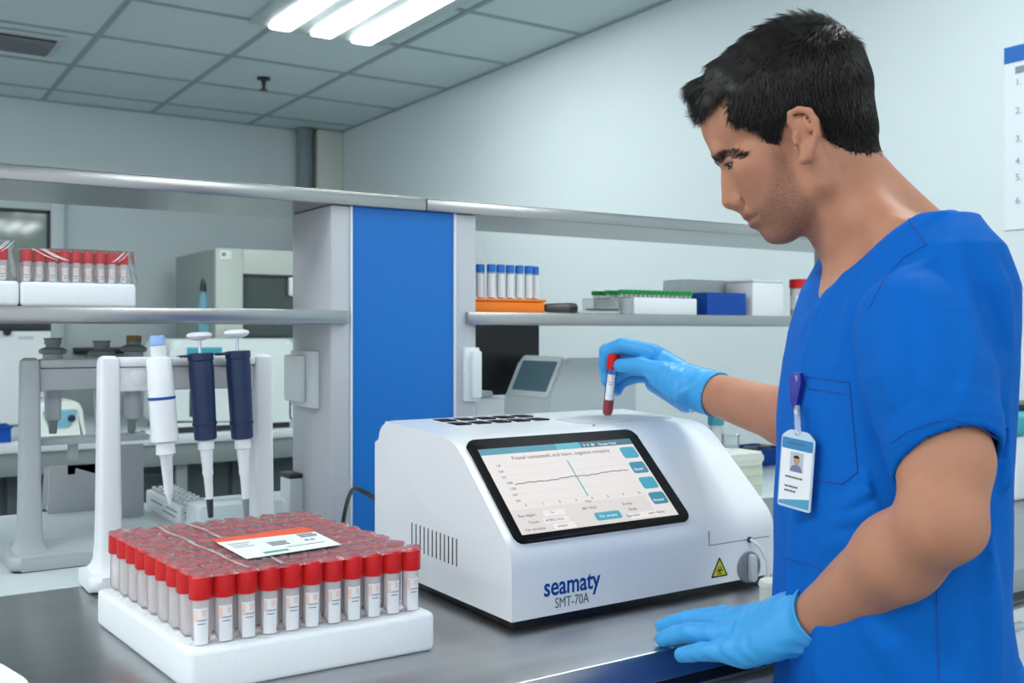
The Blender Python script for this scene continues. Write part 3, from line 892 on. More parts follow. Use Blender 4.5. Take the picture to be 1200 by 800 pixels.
MB().box(.0165, .18, .014, .062, .176, .186, .002).build('lower_rail', M_greyplas, gs)
MB().box(.06, .075, .030, .040, .150, .1755, .002).build('rail_stem', M_greyplas, gs)
def chain(pts, m_list, name_list, root):
    pass
def pipette(top_uv, tip_uv, y, kind, label, group=None):
    """a pipette hanging in front of the rail; axis from two picture rows at wall distance y"""
    a = ony(top_uv[0], top_uv[1], y); b = ony(tip_uv[0], tip_uv[1], y - .004)
    L = (a - b).length
    ez = (a - b).normalized(); ex = Vector((1, 0, 0)); ey = ez.cross(ex).normalized(); ex = ey.cross(ez)
    root = thing('pipette', (0, 0, 0), label, 'pipette', group)
    root.matrix_world = Matrix(((ex.x, ey.x, ez.x, b.x), (ex.y, ey.y, ez.y, b.y), (ex.z, ey.z, ez.z, b.z), (0, 0, 0, 1)))
    def lt(prof, name, m, n=18, M=None): return MB().lathe([(r, q * L) for r, q in prof], n, M).build(name, m, root)
    if kind == 'navy':
        lt([(.006, .955), (.015, .965), (.018, .98), (.017, .992), (.010, 1.0)], 'plunger_button', M_white)
        lt([(.0024, .87), (.0024, .957)], 'plunger_rod', M_chrome, 10)
        lt([(.0135, .42), (.0155, .425), (.0165, .60), (.0175, .80), (.0165, .845), (.0180, .85), (.0180, .885), (.012, .888)], 'handle', M_navy)
        MB().box(-.032, -.012, -.010, .010, .868 * L, .882 * L, .003).build('finger_hook', M_navy, root)
        for q in range(5):
            pass
        lt([(.0168, .50), (.0171, .505), (.0171, .51), (.0168, .515)], 'grip_ring', mat('ring_navy', rgb(20, 34, 70), .5) if 'ring_navy' not in bpy.data.materials else bpy.data.materials['ring_navy'])
        lt([(.0085, .365), (.0115, .37), (.0115, .418), (.0095, .42)], 'collar', M_white)
        lt([(.0052, .10), (.0062, .22), (.0078, .24), (.0072, .262), (.0088, .34), (.0092, .366)], 'shaft', M_white)
        lt([(.0036, .0), (.0044, .05), (.0050, .10)], 'nozzle', M_midgrey if 'right end' in label else M_dark)
    elif kind == 'white':
        lt([(.0085, .94), (.0105, .945), (.0105, .985), (.009, 1.0)], 'plunger_button', M_lightblue)
        lt([(.0105, .87), (.0115, .94)], 'neck', M_white)
        lt([(.0165, .375), (.0185, .38), (.0182, .60), (.0168, .86), (.0150, .872)], 'handle', M_white)
        MB().box(-.006, .034, -.009, .009, .852 * L, .866 * L, .003).build('finger_hook', M_white, root)
        lt([(.0180, .622), (.0187, .624), (.0187, .638), (.0180, .640)], 'blue_ring', M_bluebox)
        lt([(.012, .30), (.0135, .302), (.0125, .37)], 'collar', M_white)
        lt([(.0055, .06), (.0065, .12), (.0085, .28), (.0105, .302)], 'shaft', M_stand)
        lt([(.0015, .0), (.003, .03), (.0052, .065)], 'nozzle', M_stand)
        MB().box(-.0172, -.0152, -.004, .004, .50 * L, .68 * L, .001).build('volume_window', M_dark, root)
    else:
        cap = {'grey': M_midgrey, 'dark': M_dark, 'amber': M_brown}[kind]
        lt([(.010, .93), (.0125, .935), (.0125, .985), (.0145, .99), (.0140, 1.0)] if kind != 'amber' else [(.0115, .90), (.0118, .905), (.0118, .94)], 'plunger_button', M_midgrey)
        if kind == 'amber': lt([(.0118, .942), (.0122, .945), (.0120, .995), (.010, 1.0)], 'plunger_cap', cap)
        lt([(.014, .83), (.020, .84), (.021, .875), (.014, .90), (.0105, .905), (.0105, .935)], 'head', M_midgrey)
        lt([(.010, .14), (.0118, .15), (.0150, .83)], 'handle', M_greyplas)
        lt([(.0055, .0), (.0062, .04), (.0070, .12), (.0095, .14)], 'shaft', M_midgrey)
    return root
yf = WY - .040
pipette((184, 393), (199, 591), yf, 'white', 'white pipette with thin blue ring hanging leftmost on the white stand')
pipette((233, 389), (247, 606), yf, 'navy', 'navy pipette hanging in the middle of the white stand')
pipette((277, 386), (289, 606), yf, 'navy', 'navy pipette hanging at the right end of the white stand')
yg = GY + .040
pipette((62, 396), (62, 508), yg, 'grey', 'grey pipette hanging leftmost on the grey stand')
pipette((119, 399), (120, 508), yg, 'dark', 'dark headed pipette hanging in the middle of the grey stand behind the white post')
pipette((157, 393), (154, 507), yg, 'amber', 'grey pipette with amber button hanging at the right of the grey stand')

# grey holders standing at the back of the ledge
def holder(u0, u1, vt, y, label, notches=()):
    a = ony(u0, 560, y); b = ony(u1, 560, y); h = ony((u0 + u1) / 2, vt, y).z - ZB
    W = b.x - a.x
    t = thing('card_holder', (a.x, y, ZB), label, 'card holder')
    pl = [(0, 0), (W, 0), (W * .97, h)]
    xs = W * .97
    for n0, n1 in notches:
        pl += [(n1 * W, h), (n1 * W, h - .02), (n0 * W, h - .02), (n0 * W, h)]
    pl += [(W * .04, h)]
    FM = frame((0, 0, 0), (1, 0, 0), (0, 0, 1))
    MB().prism(pl, 0, .006, FM, .001).build('front_plate', M_greyplas, t)
    MB().prism([(0, 0), (W, 0), (W * .97, h * .9), (W * .04, h * .9)], -.06, -.054, FM, .001).build('back_plate', M_greyplas, t)
    MB().box(.006, W - .006, -.0, .054, 0, .006).build('base', M_greyplas, t)
    return t
holder(55, 118, 544, 2.14, 'flat grey card holder with two notches seen between the two stand posts', ((.36, .52), (.84, .92)))
holder(137, 168, 520, 2.02, 'taller grey card holder just right of the white stand post')
# tip boxes behind the rack
def openbox(mb, x0, x1, y0, y1, z0, z1, w=.003):
    mb.box(x0, x1, y0, y1, z0, z0 + w); mb.box(x0, x0 + w, y0, y1, z0 + w, z1); mb.box(x1 - w, x1, y0, y1, z0 + w, z1)
    mb.box(x0 + w, x1 - w, y0, y0 + w, z0 + w, z1); mb.box(x0 + w, x1 - w, y1 - w, y1, z0 + w, z1)
    return mb
q = onz(212, 618, ZB)
t = thing('tip_rack', (q.x, q.y, ZB), 'low white pipette tip rack standing under the white pipette', 'tip rack')
D = onx(171, 596, q.x).y - q.y; W = .062; h = .036
MB().box(0, W, 0, D, 0, h, .003).build('base', M_stand, t)
MB().box(.008, W - .008, .008, D - .008, h, h + .003, .001).build('tip_plate', M_greyplas, t)
ms = MB()
for i in range(4):
    for j in range(9):
        ms.lathe([(.0035, 0), (.0045, .004), (.003, .004)], 8, Matrix.Translation((.0125 + i * .0125, .015 + j * (D - .03) / 8, h + .003)))
ms.build('tips', M_white2, t)
ms = MB()
for q0, q1, zz in ((.1, .4, .022), (.5, .85, .02), (.15, .5, .012)): ms.box(-.0004, .0004, q0 * D, q1 * D, zz, zz + .003)
for q0, q1, zz in ((.1, .7, .024), (.12, .6, .016), (.3, .9, .010)): ms.box(q0 * W, q1 * W, -.0004, .0004, zz, zz + .003)
ms.build('print', M_midgrey, t)
a = ony(231, 600, 1.55)
t = thing('blue_tip_box', (a.x, 1.548, ZB), 'deep blue pipette tip box with frosted clear lid behind the two navy pipettes', 'tip box')
W = .141
MB().box(0, W, 0, .066, 0, .050, .003).build('box', M_bluebox, t)
MB().prism(rrect(0, W, 0, .066, .006), .0505, .0845, None, .004).build('lid', mat_clear('frosted_lid', (.95, 1, 1), .25, (.72, .8, .82), .2, .3), t)
a = ony(333, 600, 1.80)
t = thing('reagent_box', (a.x, 1.74, ZB), 'slim white box with dark lid between the blue tip box and the column', 'box')
MB().box(-.012, .022, 0, .05, 0, .088, .003).build('body', M_white2, t)
MB().box(-.013, .023, -.001, .051, .0885, .096, .002).build('lid', M_dark, t)

# ------------------------------------------------------------------ things on the left shelf
def shelf_rack(u0, u1, v_top, v_foam, ncap, lab, flip=False, nvis=None, right_edge=None):
    y = CY0 + .012
    a = ony(u0, 350, y); b = ony(u1, 350, y)
    hf = ony((u0 + u1) / 2, v_foam, y).z - ZS1; ht = ony((u0 + u1) / 2, v_top, y).z - ZS1
    W = b.x - a.x
    t = thing('foam_rack', (a.x, y, ZS1), lab, 'tube rack')
    MB().box(0, W, 0, .11, 0, hf, .006, 3).build('foam_block', M_foam, t)
    return t, a, W, hf, ht, y
proto2 = None
def fill(t, a, W, hf, ht, y, n, which, x_in=.008, rows=2):
    global proto2
    pitch = (W - 2 * x_in - .02) / (n - 1)
    for r in range(rows):
        for c in range(n):
            loc = Vector((a.x + x_in + .008 + c * pitch, y + .018 + r * .024, ZS1 + hf + .0004))
            place = ('%s from the left' % ords[c]) if c <= n // 2 else ('%s from the right' % ords[n - 1 - c] if c < n - 1 else 'at the right end')
            if c == 0: place = 'at the left end'
            lab = 'red capped tube, %s, %s row, %s' % (which, ('front', 'second')[r], place)
            if proto2 is None:
                proto2 = thing('test_tube', loc, lab, 'test tube', 'red capped tubes on the left shelf'); q = proto2
                tube_parts('s', M_red, q, R=.0058, L=ht - hf - .0012, capR=.0071, capH=.0175, lz=.0008)
            else:
                q = dup(proto2); q.location = loc; q['label'] = lab
            q.rotation_euler = (0, 0, rnd.uniform(-.3, .3))
    vs, fs = [], []
    n1 = 40; rings = []
    Z = [hf + .001, hf + (ht - hf) * .5, ht - .004, ht + .0015]
    O = [0.006, .003, .0, .0]
    def ringpt(s):
        x0, x1, y0, y1 = x_in - .002, W - x_in - .0, .006, .018 + (rows - 1) * .024 + .012
        e = int(s * 4) % 4; f = s * 4 - int(s * 4)
        cs = [(x0, y0), (x1, y0), (x1, y1), (x0, y1)]; p, q = cs[e], cs[(e + 1) % 4]
        return p[0] + (q[0] - p[0]) * f, p[1] + (q[1] - p[1]) * f
    for k in range(n1):
        for l in range(4):
            x, yy = ringpt(k / n1)
            vs.append((x + (O[l] if x > W * .5 else -O[l]) * abs(x / W - .5) * 2 + .0005 * math.sin(k * 3 + l), yy - O[l] * .2 + .0005 * math.cos(k * 2 + l), Z[l] + .0004 * math.sin(k * 1.7)))
    for k in range(n1):
        k2 = (k + 1) % n1
        for l in range(3): fs.append((k * 4 + l, k2 * 4 + l, k2 * 4 + l + 1, k * 4 + l + 1))
    fs.append(tuple(k * 4 + 3 for k in range(n1)))
    MB().add(vs, fs, None, True).build('film', M_wrap, t, sharp=25)
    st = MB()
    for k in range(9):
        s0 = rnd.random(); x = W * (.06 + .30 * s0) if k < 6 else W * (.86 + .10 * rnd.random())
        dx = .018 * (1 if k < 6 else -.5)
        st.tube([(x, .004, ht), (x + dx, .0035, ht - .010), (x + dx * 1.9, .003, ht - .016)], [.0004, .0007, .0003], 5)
    st.build('film_crease_glint', M_white, t)
M_wrap = mat_clear('shelf_film', (1, 1, 1), .93, (.95, .93, .93), .10, .1, bump=.7, bscale=110)
r1 = shelf_rack(24, 160, 293, 331, 9, 'white foam rack of red tubes under film in the middle of the left shelf')
fill(*r1, 9, 'wrapped shelf rack', x_in=.003)
r2 = shelf_rack(-118, 23, 279, 327, 9, 'white foam rack of red tubes cut by the left photo edge on the shelf')
fill(*r2, 9, 'shelf rack at photo edge')

# ------------------------------------------------------------------ things on the right shelf
ysr = CY0 + .03
a = ony(552, 360, ysr); b = ony(640, 360, ysr)
t = thing('orange_tube_rack', (a.x, ysr, ZS1), 'orange plastic rack of blue capped tubes at the left end of the right shelf', 'tube rack')
W = b.x - a.x; h = ony(600, 350, ysr).z - ZS1
MB().box(0, W - .003, 0, .05, 0, h * .8, .003).build('base', M_orange, t)
MB().box(-.001, W, -.002, .052, h * .8 + .0003, h, .002).build('top_plate', M_orange, t)
ht = ony(600, 310, ysr).z - ZS1
p = None
for c, u in enumerate((564, 573, 584, 595, 606, 617, 628)):
    x = ony(u, 330, ysr + .02).x
    for r in range(1):
        loc = Vector((x, ysr + .012 + (.012 if c in (0, 6) else 0), ZS1 + h + .0004))
        lab = 'blue capped tube in the orange rack, ' + ('nearest the blue column' if c == 0 else 'at the right end' if c == 6 else '%s from the left' % ords[c])
        if p is None:
            p = thing('test_tube', loc, lab, 'test tube', 'blue capped tubes in the orange rack'); q = p
            tube_parts('b', M_bluecap, q, body_m=mat_clear('blue_tube', (.95, .97, 1), .55, (.75, .8, .85), .2, .1), R=.0080, L=ht - h - .0005, capR=.0087, capH=.0155, label=False)
            LB = MB()
            LB.add([(.0082 * math.cos(-PI / 2 - .15 + k * .16), .0082 * math.sin(-PI / 2 - .15 + k * .16), zz) for k in range(-6, 7) for zz in (.002, ht - h - .019)], [(2 * k, 2 * k + 2, 2 * k + 3, 2 * k + 1) for k in range(12)], None, True)
            LB.build('label', M_paper, q)
        else:
            q = dup(p); q.location = loc; q['label'] = lab; q.rotation_euler = (0, 0, rnd.uniform(-.4, .1))
# marker pen and clear ruler lying beside the rack
a = ony(642, 360, ysr); b = ony(678, 359, ysr)
t = thing('marker_pen', (a.x, ysr + .01, ZS1 + .0111), 'dark marker pen lying on the right shelf beside the orange rack', 'pen')
L = b.x - a.x
KX = Matrix.Rotation(PI / 2, 4, 'Y')
MB().lathe([(.0065, 0), (.0090, .003), (.0105, L * .70)], 16, KX).build('barrel', mat('pen_grey', rgb(80, 76, 80), .4), t)
MB().lathe([(.0105, L * .70 + .0004), (.0110, L * .72), (.0102, L * .98), (.008, L)], 16, KX).build('cap', M_black, t)
a = ony(682, 362, ysr); b = ony(732, 362, ysr)
t = thing('spatula', (a.x, ysr + .012, ZS1), 'thin steel spatula lying on a pale wrapper between the pen and the green topped rack', 'spatula')
MB().box(0, (b.x - a.x), .0, .02, .001, .0075, .001).build('wrapper', mat('wrapper', rgb(205, 214, 216), .4), t)
MB().box(.02, (b.x - a.x) - .01, -.003, .003, .0077, .0117, .001).build('blade', mat('blade', rgb(105, 115, 118), .3, .6), t)
# white block of green capped vials
a = ony(743, 360, ysr); b = ony(817, 360, ysr)
t = thing('vial_rack', (a.x, ysr, ZS1), 'low white block of green capped vials on the right shelf', 'vial rack')
W = b.x - a.x; h = ony(780, 349, ysr).z - ZS1
MB().box(0, W, 0, .14, 0, h, .003).build('block', M_white, t)
x_left = ony(719, 345, ysr + .03).x - a.x
MB().box(x_left, -.001, .0, .14, 0, h, .003).build('end_tray', M_clear, t)
p = None
zc = ony(765, 340, ysr + .03).z
ncol = 16
ords += ['twelfth']
for r in range(3):
    for c in range(ncol):
        loc = Vector((a.x + x_left + .008 + c * (W - x_left - .018) / (ncol - 1), ysr + .014 + r * .045, ZS1 + h + .0004))
        lab = 'green capped vial in white block, %s row, %s' % (('front', 'middle', 'back')[r], 'at the left end' if c == 0 else 'at the right end' if c == ncol - 1 else ('%s from the left' % ords[c] if c < 8 else '%s from the right' % ords[ncol - 1 - c]))
        if p is None:
            p = thing('vial', loc, lab, 'vial', 'green capped vials in the white block'); q = p
            MB().lathe([(.004, 0), (.0048, .006)], 10).build('body', M_tube, p)
            MB().lathe([(.0072, .0062), (.0078, .007), (.0078, .0145), (.0066, .0155)], 12).build('cap', M_green, p)
        else:
            q = dup(p); q.location = loc; q['label'] = lab
# blue box, clear lidded box, white carton, red topped jar
a = ony(829, 360, ysr); b = ony(874, 360, ysr); h = ony(850, 343, ysr).z - ZS1
t = thing('blue_storage_box', (a.x, ysr, ZS1), 'small blue storage box right of the green capped vials', 'box')
W = b.x - a.x
x_l = ony(817, 345, ysr + .06).x
openbox(MB(), 0, W, 0, .09, 0, h, .004).build('box', M_bluebox, t)
MB().box(.004, W - .004, .004, .086, h * .9, h * .93).build('inner_tray', M_navy, t)
a2 = ony(790, 340, ysr + .13); b2 = ony(876, 340, ysr + .13); h2 = ony(876, 331, ysr + .13).z - ZS1
t = thing('clear_lid_box', (a2.x, ysr + .10, ZS1), 'translucent lidded box standing behind the small blue box', 'box')
MB().box(0, b2.x - a2.x, 0, .07, 0, h2 * .6, .004).build('box', M_white2, t)
MB().prism(rrect(-.001, b2.x - a2.x + .001, -.001, .071, .006), h2 * .6 + .0005, h2, None, .004).build('lid', mat_clear('cloudy_lid', (.95, 1, 1), .2, (.66, .72, .74), .2, .3), t)
a = ony(882, 360, ysr); b = ony(918, 360, ysr); h = ony(900, 328, ysr).z - ZS1
t = thing('white_carton', (a.x, ysr, ZS1), 'square white carton on the right shelf next to the red lidded jar', 'carton')
MB().box(0, b.x - a.x, 0, .085, 0, h * .93, .002).build('body', M_white, t)
MB().box(-.0008, b.x - a.x + .0008, -.0008, .0858, h * .93 + .0004, h, .002).build('lid', M_white, t)
a = ony(936, 360, ysr + .03); h = ony(930, 327, ysr + .03).z - ZS1
t = thing('sample_jar', (a.x, ysr + .03, ZS1), 'clear sample jar with red screw lid half hidden behind the person on the shelf', 'jar')
MB().lathe([(.018, 0), (.0205, .003), (.0205, h * .74), (.018, h * .76)], 20, None, False).build('jar', M_tube, t)
MB().lathe([(.0225, h * .765), (.0225, h * .98), (.021, h)], 24).build('lid', M_red, t)
MB().lathe([(.0207, h * .2), (.0207, h * .55)], 20, None, False).build('label', M_paper, t)

# ------------------------------------------------------------------ things on the ledge at the right, behind the analyzer
a = ony(645, 470, 1.86); b = ony(745, 470, 1.86)
zt = ony(700, 418, 1.88).z - ZB
t = thing('bench_analyzer', (a.x, 1.86, ZB), 'pale grey bench analyzer with tilted screen on the ledge behind the white analyzer', 'analyzer')
W = b.x - a.x; D = .19
FM = frame((0, D, 0), (1, 0, 0), (0, 0, 1))
pr = rounded([(0, .0), (.0, zt - .10), (.048, zt), (W, zt - .004), (W, 0)], [.01, .012, .016, .02, .01], 5)
MB().prism(pr, 0, D, FM, .012, 3).build('casing', mat('analyzer_grey', rgb(210, 219, 222), .45), t)
sd = Vector((.048, 0, .10)).normalized()
GF = frame((.0, D - .0, zt - .10), (0, -1, 0), sd)
MB().prism(rrect(.012, D - .012, .008, .112, .012), -.001, .004, GF, .002).build('screen_bezel', mat('bezel_pale', rgb(214, 224, 228), .35), t)
MB().prism(rrect(.024, D - .026, .022, .098, .003), .004, .005, GF).build('screen', M_lcd, t)
MB().box(.0205, .050, -.0012, -.0002, zt - .165, zt - .150).build('green_mark', M_green, t)
a = ony(556, 480, 2.09); b = ony(632, 440, 2.09)
t = thing('monitor', (a.x, 2.09, ZB), 'black flat monitor standing under the right shelf end', 'monitor')
zm = ony(600, 372, 2.09).z - ZB; zmb = ony(600, 462, 2.09).z - ZB
MB().prism(rrect(-.10, b.x - a.x, zmb, zm + .03, .008), -.03, -.001, frame((0, 0, 0), (1, 0, 0), (0, 0, 1)), .003).build('panel', M_black, t)
MB().box(.03, .07, .031, .05, .01, zmb + .06, .004).build('stand', M_black, t)
MB().prism(rrect(-.04, .13, .0, .07, .02), 0, .010, None, .003).build('foot', M_black, t)
a = ony(556, 480, 1.82); b = ony(592, 480, 1.82)
t = thing('dispenser', (a.x, 1.82, ZB), 'small white dispenser box between the column and the pale grey analyzer', 'dispenser')
h = ony(575, 466, 1.82).z - ZB
MB().box(0, b.x - a.x, 0, .08, 0, h, .008, 3).build('body', M_white2, t)
MB().box(.0, (b.x - a.x) * .7, .01, .06, h + .0004, h + .014, .004).build('top_cover', M_greyplas, t)
# teal capped bottle, beaker, cream container, blue tray
def jar(u, vt, vb_cap, y, r, capm, label, name='reagent_bottle', bm=None):
    a = ony(u, 500, y); ht = ony(u, vt, y).z - ZB; hc = ony(u, vb_cap, y).z - ZB
    t = thing(name, (a.x, y, ZB), label, 'bottle')
    MB().lathe([(r * .9, 0), (r, .004), (r, hc * .82), (r * .7, hc * .95), (r * .7, hc)], 20, None, False).build('body', bm or M_tube, t)
    MB().lathe([(r * .92, hc + .0004), (r * .95, ht - .003), (r * .85, ht)], 20).build('cap', capm, t)
    return t
jar(839, 487, 498, 1.75, .021, M_teal, 'clear bottle with teal cap on the ledge under the forearm')
a = ony(856, 520, 1.66)
t = thing('beaker', (a.x, 1.66, ZB), 'empty clear beaker beside the teal capped bottle', 'beaker')
h = ony(856, 510, 1.66).z - ZB
MB().lathe([(.018, .001), (.020, .004), (.020, h), (.022, h + .002), (.0188, h), (.0185, .006)], 20, None, False).build('glass', M_clear, t)
MB().lathe([(.0205, .03), (.0205, .031)], 20, None, False).build('scale_mark', M_midgrey, t)
a = ony(862, 560, 1.53); b = ony(897, 560, 1.53); h = ony(880, 531, 1.53).z - ZB
t = thing('cream_container', (b.x - .135, 1.53, ZB), 'cream translucent lidded container beside the right end of the white analyzer', 'container')
M_crm = mat('cream_plastic', rgb(206, 214, 196), .4)
MB().prism(rrect(0, .135, 0, .10, .015), 0, h * .72, None, .004).build('box', M_crm, t)
MB().prism(rrect(-.003, .138, -.003, .103, .017), h * .72 + .0004, h, None, .012, 3).build('lid', mat('cream_lid', rgb(216, 222, 212), .4), t)
for q in (.25, .48): MB().prism(rrect(-.0015, .1365, -.0015, .1015, .016), h * q, h * q + .004, None, .001).build('rib', M_crm, t)
a = ony(884, 540, 1.86); b = ony(925, 540, 1.86); h = ony(900, 526, 1.86).z - ZB
t = thing('blue_tray', (a.x, 1.86, ZB), 'blue tray of dark clips on the ledge behind the cream container', 'tray')
openbox(MB(), 0, b.x - a.x, 0, .12, 0, h, .004).build('tray', M_bluebox, t)
MB().box(.01, b.x - a.x - .01, .01, .11, h * .5, h * .55).build('liner', M_navy, t)
for q in range(4):
    tag(MB().box(-.012, .012, -.02, .02, 0, .022, .004).build('binder_clip', M_black), 'black binder clip in the blue tray, %s' % ('at the left end', 'second from the left', 'third from the left', 'at the right end')[q], 'clip', 'clips in the blue tray')
    o = [o for o in bpy.data.objects if o.name.startswith('binder_clip')][-1]
    o.location = (a.x + .025 + q * (b.x - a.x - .05) / 3, 1.90 + .02 * (q % 2), ZB + h * .55 + .0005); o.rotation_euler = (0, 0, q * .9)
# pale box with teal lid on the bench at the far right
a = onz(1190, 588, ZB)
t = thing('teal_lid_box', (a.x, a.y, ZB), 'white storage box with teal lid on the bench behind the back of the person', 'box')
h = .135
MB().box(0, .3, 0, .2, 0, h, .01, 3).build('body', M_white2, t)
MB().box(-.004, .304, -.004, .204, h + .0005, h + .045, .01, 3).build('lid', M_teal, t)
MB().box(.05, .25, .05, .15, h + .046, h + .06, .004).build('grip', M_black, t)

# ------------------------------------------------------------------ far back bench and its machines
RY0, RZ_ = 4.6, .82
t = thing('back_bench', (-1.4, RY0, 0), 'long pale bench with dark cupboards along the back wall', 'bench')
MB().box(0, 4.0, 0, 1.50, RZ_ - .035, RZ_, .004).build('worktop', mat('back_top', rgb(205, 214, 216), .4), t)
MB().box(0, 4.0, .01, .03, RZ_ - .13, RZ_ - .036, .002).build('apron', M_midgrey, t)
MB().box(.02, 3.98, .25, 1.48, .0, RZ_ - .036).build('carcass', M_cab, t)
for k in range(8):
    d = MB().box(.03 + k * .49, .50 + k * .49, .232, .249, .08, RZ_ - .15, .003).build('door', M_cab, t)
    MB().box(.10 + k * .49, .20 + k * .49, .222, .231, RZ_ - .20, RZ_ - .19, .002).build('handle', M_midgrey, d)
for k in (0, 1.3, 2.65, 3.95): MB().box(k, k + .05, .03, .08, 0, RZ_ - .036, .003).build('leg', M_midgrey, t)
# incubator
a = ony(253, 290, 5.3); ztop = a.z
ix0, iy0, iy1 = a.x, 5.3, 6.08
t = thing('incubator', (ix0, iy0, RZ_), 'large cream incubator with dark glass door on the back bench', 'incubator')
ih = ztop - RZ_
W = .92
MB().box(0, W, .03, iy1 - iy0, .03, ih, .012, 3).build('cabinet', M_creamside, t)
dr = MB()
wx0 = ony(285, 330, 5.3).x - ix0; wz1 = ony(290, 321, 5.3).z - RZ_; wz0 = ony(290, 396, 5.3).z - RZ_
for (x0, x1, z0, z1) in ((.0, wx0, .04, ih), (W - .10, W, .04, ih), (wx0, W - .10, wz1, ih), (wx0, W - .10, .04, wz0)): dr.box(x0, x1, 0, .029, z0, z1, .004)
d = dr.build('door', M_cream, t)
MB().box(wx0 - .01, W - .09, .012, .02, wz0 - .01, wz1 + .01).build('glass', M_darkglass, d)
for (x0, x1, z0, z1) in ((wx0, W - .1, wz1 - .012, wz1), (wx0, wx0 + .012, wz0, wz1), (wx0, W - .1, wz0, wz0 + .012)): MB().box(x0, x1, -.003, .012, z0, z1).build('gasket', M_dark, d)
hx = ony(337, 335, 5.3).x - ix0
MB().box(hx, hx + .055, -.03, -.0005, ony(340, 347, 5.3).z - RZ_, ony(340, 325, 5.3).z - RZ_, .008).build('handle', M_white, d)
bx = ony(258, 298, 5.3).x - ix0
b_ = MB().box(bx, bx + .06, -.002, -.0002, ony(262, 303, 5.3).z - RZ_, ony(262, 293, 5.3).z - RZ_).build('name_plate', M_paper, d)
MB().box(bx + .008, bx + .03, -.003, -.0021, ony(262, 300, 5.3).z - RZ_, ony(262, 296, 5.3).z - RZ_).build('print', M_inkgreen, b_)
for k in (0.03, W - .07):
    for q in (.08, .8): MB().box(k, k + .04, q, q + .04, 0, .03).build('foot', M_dark, t)
# blue bottle standing before the incubator, on the pale centrifuge
cfx0 = ony(200, 440, 4.7).x; cfx1 = ony(346, 440, 4.7).x; cfh = ony(270, 397, 4.7).z - RZ_
t = thing('centrifuge', (cfx0, 4.7, RZ_), 'wide white centrifuge with rounded top behind the navy pipettes', 'centrifuge')
FM = frame((0, .5, 0), (1, 0, 0), (0, 0, 1))
MB().prism(rounded([(0, .03), (0, cfh), (cfx1 - cfx0, cfh), (cfx1 - cfx0, .03)], [.02, .05, .05, .02], 5), 0, .5, FM, .03, 3).build('body', mat('centrifuge_white', rgb(216, 226, 224), .4), t)
MB().box(.02, cfx1 - cfx0 - .02, .02, .48, .0, .03).build('base', M_dark, t)
ta = ony(219, 407, 4.7); tb_ = ony(260, 416, 4.7)
MB().box(ta.x - cfx0, tb_.x - cfx0, -.003, .002, tb_.z - RZ_, ta.z - RZ_, .001).build('teal_display', M_teal, t)
va = ony(334, 432, 4.7); vb = ony(340, 458, 4.7)
MB().box(va.x - cfx0, vb.x - cfx0, -.002, .002, vb.z - RZ_, va.z - RZ_).build('door_slot', M_dark, t)
va = ony(222, 458, 4.7); vb = ony(229, 488, 4.7)
MB().box(va.x - cfx0, vb.x - cfx0, -.002, .002, vb.z - RZ_, va.z - RZ_).build('side_slot', M_dark, t)
a = ony(238, 360, 4.95); zb_ = cfh + RZ_
t = thing('wash_bottle', (a.x, 4.95, zb_), 'slim blue wash bottle with dark nozzle on top of the white centrifuge', 'bottle')
hb = ony(238, 326, 4.95).z - zb_
MB().lathe([(.028, 0), (.030, .01), (.030, hb * .55), (.012, hb * .78)], 16).build('body', mat('bottle_blue', rgb(90, 140, 155), .4), t)
MB().lathe([(.016, hb * .781), (.016, hb * .88), (.005, hb)], 12).build('nozzle', M_black, t)
# mini centrifuge with blue face
a = ony(38, 490, 4.72); b = ony(101, 490, 4.72); h = ony(70, 470, 4.72).z - RZ_
t = thing('mini_centrifuge', (a.x, 4.72, RZ_), 'small cream machine with light blue oval face on the back bench behind the grey stand', 'centrifuge')
W = b.x - a.x
MB().prism(rounded([(0, 0), (.02, h), (W - .02, h), (W, 0)], [.01, .04, .04, .01], 5), 0, .22, frame((0, .22, 0), (1, 0, 0), (0, 0, 1)), .02, 3).build('body', mat('cream_plastic2', rgb(226, 232, 224), .4), t)
fc = MB().prism(rounded([(W * .16, h * .78), (W * .30, h * .30), (W * .70, h * .30), (W * .86, h * .78)], [.02] * 4, 5), 0, .004, frame((0, 0, 0), (1, 0, 0), (0, 0, 1)), .001).build('face_panel', mat('face_blue', rgb(130, 185, 200), .4), t)
MB().lathe([(.016, .004), (.016, .012), (.012, .014)], 16, frame((W * .72, 0, h * .55), (1, 0, 0), (0, 0, 1))).build('dial', M_navy, t)
# small grey power strip and blue tub on the back bench
a = ony(0, 498, 4.75); b = ony(12, 498, 4.75)
t = thing('blue_tub', (b.x - .2, 4.72, RZ_), 'deep blue tub at the left photo edge on the back bench', 'tub')
openbox(MB(), 0, .2, 0, .15, 0, .07, .006).build('tub', M_bluebox, t)
MB().box(-.006, .206, -.006, .0, .06, .072, .002).build('rim', M_bluebox, t)
a = ony(160, 497, 4.66)
t = thing('sample_box', (a.x, 4.64, RZ_), 'small pale sample box with blue spots beside the white centrifuge', 'box')
MB().box(0, .09, 0, .05, 0, .035, .003).build('body', M_greyplas, t)
for q in range(3): MB().box(.008 + q * .027, .028 + q * .027, -.0012, 0.0, .008, .028).build('patch', (M_bluebox, M_white, M_dark)[q], t)
